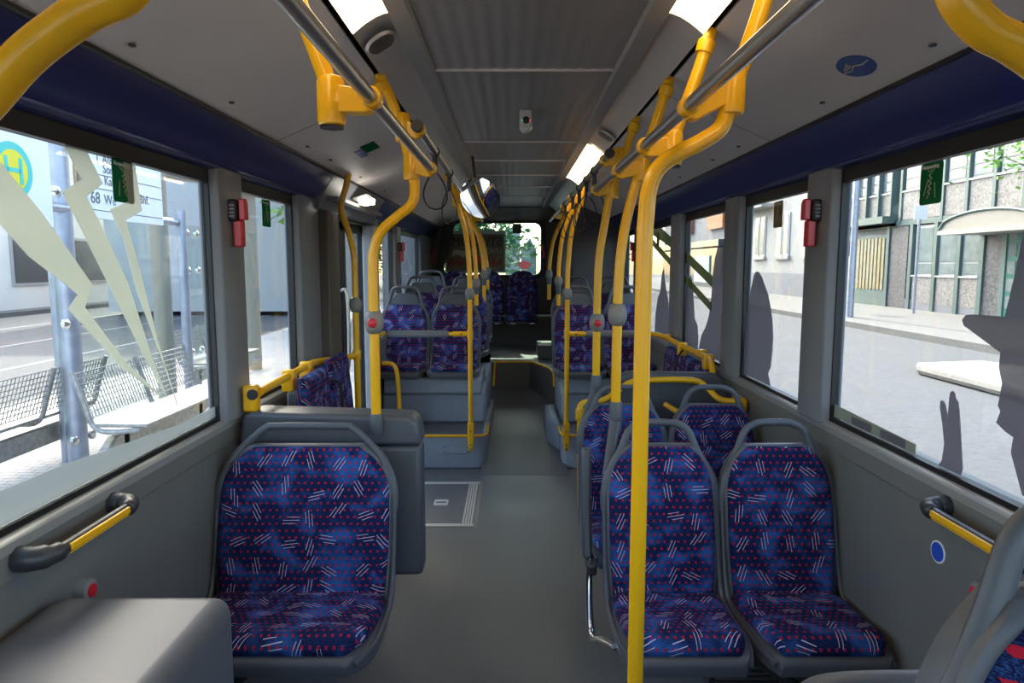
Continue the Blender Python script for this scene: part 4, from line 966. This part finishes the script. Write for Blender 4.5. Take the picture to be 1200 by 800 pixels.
# ================================================================ OUTSIDE, LEFT: the stop
KZ = -.17; RZ = -.34
struct(MB().box(-6.6, -1.42, -25, 70, KZ - .2, KZ).build('sidewalk_floor', 'paver', smooth=False)); bpy.data.objects['sidewalk_floor'].name = 'floor.003'
struct(MB().box(-60, 90, -40, 140, RZ - .1, RZ).build('ground_floor', 'asphalt', smooth=False)); bpy.data.objects['ground_floor'].name = 'floor.004'
trim(MB().box(-1.42, -1.33, -25, 70, RZ, KZ + .005), 'kerb'); trim(MB().box(-6.72, -6.6, -25, 70, RZ, KZ + .005), 'kerb')
for x in (-9.8, -12.6, -16.0): trim(MB().box(x - .07, x + .07, -20, 90, RZ, RZ + .006), 'line')
struct(MB().box(-30, -19.5, -30, 100, RZ, KZ).build('pavement_floor', 'kerb', smooth=False)); bpy.data.objects['pavement_floor'].name = 'floor.005'

sh = empty('bus_shelter', (-4.0, 7.2, KZ)); tag(sh, 'glass bus shelter with steel tube frame on the pavement left of the bus', 'shelter')
def clampdots(y, x, parent, zs):
    for z in zs:
        for k in (-1, 1): MB().lathe([(.045, -.02), (.045, .01), (.02, .025)], (x + .06, y + k * .13, z), 'x', 14).build('glass_clamp', 'chrome', parent)
for y, x, r_ in ((6.10, -4.02, .085),):
    MB().tube([(x, y, KZ), (x, y, 3.1)], r_, 18).build('front_post', 'galv', sh)
    MB().tube([(x - .22, y + .18, KZ), (x - .22, y + .18, 3.1)], .05, 14).build('back_post', 'galv', sh)
    clampdots(y, x, sh, (.1, 1.15, 2.3))
MB().tube([(-3.95, 8.15, KZ), (-3.95, 8.15, 2.30)], .055, 16).build('side_post', 'galv', sh)
MB().tube([(-3.97, 5.75, 2.16), (-3.97, 8.15, 2.16)], .04, 14).build('top_tube', 'galv', sh)
MB().tube([(-3.97, 5.0, KZ + .07), (-3.97, 5.75, KZ + .07)], .03, 10).build('bottom_tube', 'galv', sh)
MB().box(-4.06, -4.045, 5.95, 8.0, .15, 2.15).build('glass_panel', 'shglass', sh, smooth=False)
MB().box(-4.06, -4.045, 8.3, 10.8, .15, 2.15).build('glass_panel', 'shglass', sh, smooth=False)
MB().tube([(-4.5, 8.7, KZ), (-4.5, 8.7, 3.3)], .11, 18).build('roof_column', 'postb', sh)
MB().tube([(-4.6, 12.0, KZ), (-4.6, 12.0, 3.3)], .11, 18).build('roof_column', 'postb', sh)
MB().box(-6.0, -4.2, 8.2, 14.5, 3.25, 3.35).build('roof', 'bench', sh, bevel=.02)
MB().tube([(-5.2, 8.6, 2.9), (-4.3, 12.2, 2.95)], .05, 8).build('roof_beam', 'bench', sh)
clampdots(8.45, -4.03, sh, (.6, 1.6, 2.05))
# boards
hs_ = empty('stop_sign', (-3.86, 5.05, 2.0)); tag(hs_, 'white stop board with round yellow and turquoise H sign', 'sign')
MB().box(-3.93, -3.88, 4.7, 5.78, 1.98, 3.1).build('board', 'board', hs_, smooth=False)
def disc(x, y, z, r0, th, m, parent, nm): return MB().lathe([(r0, 0), (r0, th)], (x, y, z), 'x', 40).build(nm, m, parent, smooth=False)
disc(-3.88, 5.35, 2.39, .215, .004, 'cyan', hs_, 'ring'); disc(-3.876, 5.35, 2.39, .155, .004, 'signy', hs_, 'disc')
mb = MB(); mb.box(-3.872, -3.868, 5.255, 5.29, 2.29, 2.49); mb.box(-3.872, -3.868, 5.41, 5.445, 2.29, 2.49); mb.box(-3.872, -3.868, 5.28, 5.42, 2.375, 2.408); mb.build('letter_h', 'cyan', hs_)
MB().tube([(-3.95, 4.9, KZ), (-3.95, 4.9, 1.95)], .03, 10).build('post', 'galv', hs_)
tb = empty('timetable_board', (-3.9, 6.9, 2.3)); tag(tb, 'white route board with grey line numbers and town names', 'sign')
MB().box(-3.95, -3.90, 6.33, 7.64, 2.10, 3.4).build('board', 'board', tb, smooth=False)
for t_, sz, y, z in (('1', .13, 6.42, 2.60), ('Alze', .115, 6.53, 2.62), ('Som', .115, 6.53, 2.53), ('Kahl', .115, 6.54, 2.42), ('68', .15, 6.31, 2.235), ('We', .13, 6.52, 2.24), ('Bhf.', .13, 7.13, 2.30)):
    text(t_, sz, (-3.897, y + .03, z), RL, 'ink', tb)
for z in (2.17, 2.37, 2.50, 2.72, 2.92): MB().box(-3.899, -3.896, 6.36, 7.62, z, z + .006).build('ruled_line', 'ink', tb)

def bench(x, y0, y1, face, label):
    r = empty('bench', (x, (y0 + y1) / 2, KZ)); tag(r, label, 'bench', 'steel mesh benches')
    s = face; zs = KZ + .46
    MB().box(*sorted((x, x + s * .46)), y0, y1, zs, zs + .03).build('seat', 'bench', r, bevel=.008)
    mb = MB(); n = int((y1 - y0) / .045)
    for k in range(n + 1):
        y = y0 + (y1 - y0) * k / n; mb.tube([(x - s * .02, y, zs + .08), (x - s * .14, y, zs + .46)], .005, 4)
    for k in range(9):
        q = k / 8; mb.tube([(x - s * (.02 + .12 * q), y0, zs + .08 + .38 * q), (x - s * (.02 + .12 * q), y1, zs + .08 + .38 * q)], .005, 4)
    mb.build('backrest_mesh', 'bench', r, smooth=False)
    for y in (y0, (y0 + y1) / 2, y1):
        MB().tube(catmull([(x + s * .40, y, zs - .02), (x + s * .12, y, zs - .04), (x, y, zs + .02), (x - s * .06, y, zs + .2), (x - s * .15, y, zs + .48)], 4), .022, 8).build('side_frame', 'bench', r)
    MB().prism([(y0 - .1, zs - .22), (y0 + .1, zs - .10), (y1 - .1, zs - .10), (y1 + .1, zs - .18), (y1 - .2, zs - .26), (y0 + .1, zs - .27)], 'x', x + s * .1 - .04, x + s * .1 + .04).build('beam', 'bench', r, bevel=.01)
    for y in (y0 + .25, y1 - .25): MB().box(x + s * .1 - .04, x + s * .1 + .04, y - .04, y + .04, KZ, zs - .1).build('leg', 'bench', r)
bench(-3.62, 5.7, 7.65, 1, 'steel bench with mesh backrest facing the bus, under the shelter')
bench(-4.25, 5.2, 6.75, -1, 'steel bench at the left edge facing away from the bus')
bench(-4.6, 9.3, 11.0, 1, 'farther steel bench seen between the shelter posts')

# far side of the left street
fb = empty('corner_building', (-22, 20, KZ)); tag(fb, 'pale low building with shop windows across the street on the left', 'building')
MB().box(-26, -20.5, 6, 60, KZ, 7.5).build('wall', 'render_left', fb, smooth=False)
for y in range(8, 56, 4):
    wf_ = MB().box(-20.52, -20.42, y, y + 2.6, .8, 2.9).build('window', 'wframe', fb, smooth=False)
    MB().box(-20.44, -20.40, y + .12, y + 2.48, .92, 2.78).build('pane', 'dpane', wf_, smooth=False)
for y in range(8, 56, 4):
    wf_ = MB().box(-20.52, -20.42, y + .5, y + 2.0, 4.6, 6.4).build('window', 'ybrown', fb, smooth=False)
    MB().box(-20.44, -20.40, y + .62, y + 1.88, 4.72, 6.28).build('pane', 'dpane', wf_, smooth=False)
tag(MB().box(-20.2, -19.4, 2, 21.5, KZ, 1.6).build('hedge', 'hedge', bevel=.1), 'brown clipped hedge across the street at the left edge', 'hedge')
bb = empty('brick_house', (-15, 45, KZ)); tag(bb, 'pale brick house with pitched grey roof beyond the shelter', 'building')
MB().box(-16, -8.6, 27, 42, KZ, 9).build('wall', tiles('pale_brick', (.72, .66, .62), (.6, .56, .54), 2.0), bb, smooth=False)
w_ = MB().box(-14.2, -13.0, 26.9, 27.02, 5.2, 7.0).build('window', 'wframe', bb, smooth=False); MB().box(-14.05, -13.15, 26.86, 26.92, 5.35, 6.85).build('pane', 'pane', w_, smooth=False)
def tree(name, x, y, h, r0, cr, cz, label, leaf='leaf', n=2600, ls=.12, bark='bark', sq=(1, 1, 1), gp=None):
    t = empty(name, (x, y, RZ)); tag(t, label, 'tree', gp); rnd = random.Random(int(abs(x * 31 + y * 7)))
    mb = MB(); mb.tube(catmull([(x, y, RZ), (x + .05, y, h * .3), (x - .04, y + .03, h * .6), (x, y, h)], 4), [r0 * (1 - .035 * k) for k in range(13)], 12)
    for k in range(7):
        a = rnd.random() * 6.28; z0 = h * (.55 + .06 * k); mb.tube([(x, y, z0), (x + math.cos(a) * cr * .35, y + math.sin(a) * cr * .35, z0 + cr * .3), (x + math.cos(a) * cr * .7, y + math.sin(a) * cr * .7, z0 + cr * .5)], [r0 * .4, r0 * .25, r0 * .08], 6)
    mb.build('trunk', bark, t)
    mb = MB(); blobs = [(rnd.uniform(-1, 1), rnd.uniform(-1, 1), rnd.uniform(-.8, .9)) for _ in range(26)]
    for _ in range(n):
        b = rnd.choice(blobs); c = Vector((x + (b[0] * .72 + rnd.gauss(0, .2)) * cr * sq[0], y + (b[1] * .72 + rnd.gauss(0, .2)) * cr * sq[1], cz + (b[2] * .7 + rnd.gauss(0, .18)) * cr * sq[2]))
        a = Vector((rnd.gauss(0, 1), rnd.gauss(0, 1), rnd.gauss(0, .6))).normalized(); q = a.cross(Vector((rnd.gauss(0, 1), rnd.gauss(0, 1), rnd.gauss(0, 1)))).normalized(); l = ls * rnd.uniform(.6, 1.3)
        mb.add([c - a * l, c - q * l * .4, c + a * l, c + q * l * .4], [(0, 1, 2, 3)])
    mb.build('foliage', leaf, t, smooth=False)
tree('plane_tree', -2.9, 9.3, 5.0, .15, 2.2, 6.2, 'tree with mottled bark seen through the rear door', n=2500, ls=.16)
tree('street_tree', 11.1, 13.2, 5.0, .13, 2.2, 4.75, 'leafy tree branch hanging in from the upper right edge', n=5200, ls=.075, sq=(.9, .9, .9))
def bollard(x, y, label):
    tag(MB().tube([(x, y, KZ), (x, y, KZ + .95)], .05, 12).build('bollard', 'galv'), label, 'bollard', 'bollards outside the rear door')
for i, y in enumerate((10.5, 12.0, 13.5)): bollard(-2.7, y, ['nearest', 'middle', 'farthest'][i] + ' grey bollard outside the rear door')
rsh = empty('long_shelter', (-3.4, 17, KZ)); tag(rsh, 'pale grey screen wall beside the rear left windows', 'shelter')
MB().box(-2.6, -2.5, 13.5, 24, KZ, 3.2).build('screen', 'plinth', rsh, smooth=False)
for y in (14, 17, 20): MB().box(-2.5, -2.46, y, y + .08, KZ, 3.2).build('frame_post', 'galv', rsh)

# ================================================================ OUTSIDE, RIGHT: street and facades
struct(MB().box(11.0, 40, -30, 100, RZ, KZ).build('pavement_floor', 'kerb', smooth=False)); bpy.data.objects['pavement_floor'].name = 'floor.006'
trim(MB().box(10.85, 11.0, -30, 100, RZ, KZ + .01), 'kerb')
isl = MB().prism([(7.5, 4), (7.5, 12.4), (7.7, 12.8), (9.0, 13.1), (10.2, 10), (10.2, 4)], 'z', RZ, KZ)
struct(isl.build('island_floor', 'paver', smooth=False)); bpy.data.objects['island_floor'].name = 'floor.007'
trim(MB().tube([(7.48, 4, KZ - .08), (7.48, 12.4, KZ - .08), (7.7, 12.82, KZ - .08), (9.0, 13.1, KZ - .08)], .09, 8), 'kerb')
FX = 16.5
ob = empty('office_building', (FX + 4, 26, KZ)); tag(ob, 'office block with green grey window frames and speckled granite panels', 'building')
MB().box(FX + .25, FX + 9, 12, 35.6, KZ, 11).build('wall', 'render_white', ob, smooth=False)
MB().box(FX + .05, FX + .3, 12, 30.2, KZ, .25).build('plinth', 'plinth', ob, smooth=False)
def vbar(y, z0, z1, w=.22, d=.0): MB().box(FX - .02 - d, FX + .3, y - w / 2, y + w / 2, z0, z1).build('mullion', 'greenm', ob, smooth=False)
def hbar(z, y0, y1, w=.18): MB().box(FX + .0, FX + .3, y0, y1, z - w / 2, z + w / 2).build('transom', 'greenm', ob, smooth=False)
ystep = [12.4 + 1.42 * k for k in range(13)]
gy = [16.0, 17.4, 18.8, 20.2, 21.6, 22.6, 23.15, 24.2, 25.5, 26.9, 28.5, 30.25, 33.2, 35.4]
def win_unit(y0, y1, z0, z1, sill=True):
    w = MB().box(FX + .10, FX + .3, y0, y1, z0, z1).build('window', 'wframe', ob, smooth=False)
    zt = z0 + (z1 - z0) * .25
    MB().box(FX + .06, FX + .12, y0 + .12, y1 - .12, zt + .05, z1 - .12).build('pane', 'pane', w, smooth=False)
    MB().box(FX + .06, FX + .12, y0 + .12, y1 - .12, z0 + .08, zt - .04).build('pane', 'pane', w, smooth=False)
    if sill: MB().box(FX - .02, FX + .2, y0 - .05, y1 + .05, z0 - .07, z0).build('window_sill', 'wframe', w, smooth=False)
def granite(y0, y1, z0, z1, m='granite'): MB().box(FX + .04, FX + .3, y0, y1, z0, z1).build('granite_panel', m, ob, smooth=False)
for a, b in ((24.35, 25.4), (25.65, 26.8), (27.1, 28.4)): win_unit(a, b, 1.25, 3.25); granite(a, b, .1, 1.2)
granite(28.9, 30.2, KZ, 3.3, 'dgranite'); granite(23.2, 24.1, KZ, 3.3, 'dgranite')
for y in (16.2, 17.7, 19.2): win_unit(y, y + 1.3, 1.25, 3.25); granite(y, y + 1.3, .1, 1.2)
for y in (24.25, 25.52, 26.95, 28.6, 30.35, 23.15, 20.6): vbar(y, KZ, 3.35)
hbar(3.42, 12, 35.5, .22); hbar(6.75, 12, 35.5, .16)
# green glazed door
MB().box(FX + .02, FX + .28, 20.8, 23.05, KZ, 3.2).build('entrance_door', 'dgreen', ob, smooth=False)
for k in range(5):
    for y0, y1 in ((22.6, 22.95), (21.0, 22.3)):
        if y0 < 22 and k: continue
        MB().box(FX - .0, FX + .04, y0, y1, .2 + k * .58, .62 + k * .58 + (2.3 if y0 < 22 else 0)).build('door_pane', 'pane', ob, smooth=False)
# garage door
gd = MB().box(FX + .04, FX + .3, 30.5, 33.1, KZ, 3.0).build('garage_door', 'greenm', ob, smooth=False)
for k in range(8): MB().box(FX - .0, FX + .06, 30.62 + k * .31, 30.82 + k * .31, .55, 2.85).build('ochre_panel', 'ybrown', gd, smooth=False)
# upper storeys
for y in [12.6 + 1.42 * k for k in range(12)]:
    for z0 in (3.55, 6.85):
        granite(y, y + 1.2, z0, z0 + 1.15); win_unit(y + .02, y + 1.18, z0 + 1.22, z0 + 2.95)
for k in range(13): vbar(12.5 + 1.42 * k, 3.4, 10.5, .16)
MB().box(FX - .55, FX + .3, 29.9, 35.5, 3.45, 3.75).build('oriel_floor', 'greenm', ob, smooth=False)
for k in range(5):
    y = 30.2 + k * 1.05; granite(y, y + .95, 3.75, 4.75); win_unit(y, y + .95, 4.8, 6.6); vbar(y - .05, 3.6, 7, .12, .1)
hbar(3.42, 29.8, 35.5, .3)
vbar(35.5, KZ, 10, .5)
# canopy
cn = MB(); prof = [(y, 2.9 + .52 * math.sqrt(max(0, 1 - ((y - 22.0) / 2.3) ** 2))) for y in [19.7 + 4.6 * k / 20 for k in range(21)]]
cn.prism(prof + [(24.3, 2.80), (19.7, 2.80)], 'x', FX - 1.5, FX + .1)
MB().tube([(FX - 1.52, a, b) for a, b in prof], .05, 8).build('canopy_edge', 'greenm', ob)
cno = cn.build('canopy', 'cream', ob, smooth=False)
MB().box(FX - 1.52, FX + .1, 19.6, 24.4, 2.70, 2.85).build('canopy_rim', 'bench', cno, smooth=False)
# white building
wb_ = empty('white_house', (FX + 4, 43, KZ)); tag(wb_, 'white rendered house with tall paired windows and grey plinth', 'building')
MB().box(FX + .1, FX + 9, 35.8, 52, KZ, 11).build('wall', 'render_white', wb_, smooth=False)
MB().box(FX + .0, FX + .3, 35.8, 52, KZ, 1.15).build('plinth', 'plinth', wb_, smooth=False)
for y in (37.4, 41.3, 45.2, 49.1):
    for z in (2.2, 6.4):
        for k in (0, 1.0):
            w_ = MB().box(FX + .02, FX + .2, y + k, y + k + .85, z, z + 2.6).build('window', 'wframe', wb_, smooth=False)
            MB().box(FX - .01, FX + .05, y + k + .14, y + k + .71, z + .12, z + 2.48).build('pane', 'pane', w_, smooth=False)
        MB().box(FX - .1, FX + .2, y - .2, y + 2.05, z - .2, z).build('window_sill', 'render_white', wb_, smooth=False)
MB().box(FX - .9, FX + .1, 43.5, 48.5, 5.3, 5.5).build('balcony', 'render_white', wb_, smooth=False)
mb = MB()
for k in range(22): mb.tube([(FX - .85, 43.6 + k * .23, 5.5), (FX - .85, 43.6 + k * .23, 6.4)], .025, 5)
mb.tube([(FX - .85, 43.5, 6.4), (FX - .85, 48.5, 6.4)], .05, 6); mb.build('balcony_railing', 'dpane', wb_)
gb = empty('shop_house', (FX + 4, 60, KZ)); tag(gb, 'grey house with orange timber balconies and dark shopfront', 'building')
MB().box(FX - .2, FX + 9, 52.3, 74, KZ, 10).build('wall', 'plinth', gb, smooth=False)
MB().box(FX - .4, FX + .2, 53, 73.5, KZ, 3.0).build('shopfront', 'dpane', gb, smooth=False)
MB().box(FX - .9, FX + .2, 52.3, 73.5, 3.1, 3.6).build('fascia', 'carp', gb, smooth=False)
for y in (52.8, 62): MB().box(FX - .5, FX + .1, y, y + 4, 4.5, 7.2).build('timber_balcony', 'orange', gb, smooth=False)
MB().box(FX - .5, FX - .38, 56, 60.5, .2, 2.4).build('shop_window', 'mint', gb, smooth=False)
sp = empty('street_lamp_post', (11.9, 24.0, KZ)); tag(sp, 'tall grey steel post on the kerb in front of the garage door', 'post')
MB().tube([(11.9, 24.1, KZ), (11.9, 24.1, 1.6), (11.9, 24.1, 6.5)], [.115, .11, .09], 16).build('pole', 'galv', sp)
ns_ = empty('no_parking_sign', (13.1, 27.4, KZ)); tag(ns_, 'round blue and red no parking sign behind the steel post', 'sign')
MB().tube([(13.1, 27.45, KZ), (13.1, 27.45, 2.7)], .035, 10).build('post', 'galv', ns_)
def ydisc(x, y, z, r0, m, nm): MB().lathe([(r0, 0), (r0, -.012)], (x, y, z), 'y', 32).build(nm, m, ns_, smooth=False)
ydisc(13.1, 27.40, 2.28, .40, 'red', 'rim'); ydisc(13.1, 27.385, 2.28, .31, mat('bright_blue_sign', (.02, .10, .5), .4), 'blue_disc')
mb = MB(); mb.prism([(12.86, 2.48), (12.92, 2.54), (13.34, 2.10), (13.28, 2.04)], 'y', 27.36, 27.372); mb.build('diagonal_bar', 'red', ns_)
MB().box(12.88, 13.32, 27.38, 27.39, 1.50, 1.78).build('plate', 'board', ns_)
pp = empty('info_post', (15.2, 25.2, KZ)); tag(pp, 'thin pole with small white plate in front of the windows', 'sign')
MB().tube([(15.2, 25.9, KZ), (15.2, 25.9, 4.6)], .05, 10).build('post', 'galv', pp)
MB().box(14.95, 15.45, 25.82, 25.85, 3.35, 3.85).build('plate', 'board', pp); MB().box(15.15, 15.28, 25.81, 25.82, 3.88, 4.02).build('red_mark', 'red', pp)

# ================================================================ OUTSIDE, REAR
ps = empty('window_poster', (-.6, YB - .04, 1.6)); tag(ps, 'brown poster with reversed dark lettering taped in the rear window', 'poster')
MB().box(-.98, -.14, YB + .004, YB + .007, 1.555, 2.14).build('backing', 'mint', ps, smooth=False)
MB().box(-.96, -.165, YB - .002, YB + .003, 1.575, 2.09).build('paper', 'poster', ps, smooth=False)
RM_ = (R(90), 0, R(180))
def rtext(s, size, x, z, m):     # printed to be read from outside, so reversed from in here
    o = text(s, size, (x, YB - .0035, z), (R(90), 0, 0), m, ps); o.scale = (-1, 1, 1); return o
rtext('STUDIUM', .165, -.19, 1.93, 'pblack').scale = (-1.0, 1.05, 1)
rtext('UND', .10, -.19, 1.83, 'posterpale')
rtext('UNI', .001, -.19, 1.83, 'posterpale') if False else None
MB().prism([(-.90, 1.78), (-.86, 1.88), (-.70, 1.86), (-.60, 1.90), (-.60, 1.80), (-.72, 1.77), (-.80, 1.80)], 'y', YB - .004, YB - .0022).build('pale_print', 'posterpale', ps, smooth=False)
mb = MB(); rnd = random.Random(5)
for k in range(16):
    x = -.93 + k * .047; mb.box(x, x + .03, YB - .004, YB - .0022, 1.64 + rnd.uniform(0, .03), 1.72 + rnd.uniform(-.02, .04))
mb.build('red_print', 'pred', ps, smooth=False)
MB().box(-.56, -.47, YB - .006, YB - .004, 1.70, 1.78).build('red_label', 'red', ps, smooth=False)
tag(MB().box(-.04, .08, YB - .004, YB + .004, 2.10, 2.235).build('dark_sticker', 'dark', smooth=False), 'dark square sticker at the top of the rear window', 'sticker')
hammer(1, 9.57, 1.86, 'red emergency hammer at the right edge of the rear window', .42)
for (x, y, cr, cz, lb, lf) in ((-5.2, 23, 3.3, 5.0, 'dense green tree behind the bus on the left', 'leaf'), (-3.4, 40, 4.4, 4.6, 'green tree behind the bus left of centre', 'leafd'), (5.4, 50, 2.6, 2.6, 'yellow green tree behind the bus at right', 'leaf'), (-11, 62, 7, 6, 'tall dark tree far behind the bus', 'leafd')):
    tree('street_tree', x, y, cz, .25, cr, cz, lb, lf, n=8500, ls=.26, gp='trees behind the bus')
tw = empty('far_building', (0, 90, KZ)); tag(tw, 'pale building with slanted glass roof far behind the bus', 'building')
MB().box(-.9, 1.0, 90, 96, KZ, 6.4).build('wall', 'render_white', tw, smooth=False)
MB().prism([(1.1, RZ), (1.1, 3.6), (2.2, 5.0), (3.0, 3.4), (3.0, RZ)], 'y', 86, 88).build('glass_roof', 'pane', tw, smooth=False)
def car(x, y, m, label):
    r = empty('car', (x, y, RZ)); tag(r, label, 'car', 'cars behind the bus')
    MB().prism([(y - 2.1, RZ + .3), (y - 2.1, RZ + .85), (y - 1.3, RZ + .95), (y - .7, RZ + 1.42), (y + .9, RZ + 1.42), (y + 1.7, RZ + .95), (y + 2.1, RZ + .85), (y + 2.1, RZ + .3)], 'x', x - .85, x + .85).build('body', m, r, bevel=.08, smooth=True)
    MB().box(x - .72, x + .72, y - 1.25, y - 1.2, RZ + .93, RZ + 1.3).build('windscreen', 'dpane', r)
    for sx in (-.8, .8):
        for sy in (-1.35, 1.35): MB().lathe([(.31, -.1), (.31, .1)], (x + sx, y + sy, RZ + .31), 'x', 18).build('wheel', 'black', r)
car(-1.7, 30, 'carp', 'dark car behind the bus on the left lane'); car(.9, 38, 'carw', 'pale car behind the bus'); car(3.4, 34, 'carp', 'dark car behind the bus at the right')
rs = empty('oval_sign', (.7, 26, RZ)); tag(rs, 'red oval sign on a pale post behind the bus', 'sign')
MB().lathe([(.42, 0), (.42, -.03)], (0, 0, 0), 'y', 28)
mb = MB().lathe([(.5, 0), (.5, -.04)], (0, 0, 0), 'y', 28); mb.v = [(v[0] * .5 + .42, v[1] + 26, v[2] * .30 + 1.66) for v in mb.v]; mb.build('oval_plate', 'red', rs)
MB().tube([(.45, 26.05, RZ), (.42, 26.05, 1.5)], .08, 10).build('post', 'cream', rs)
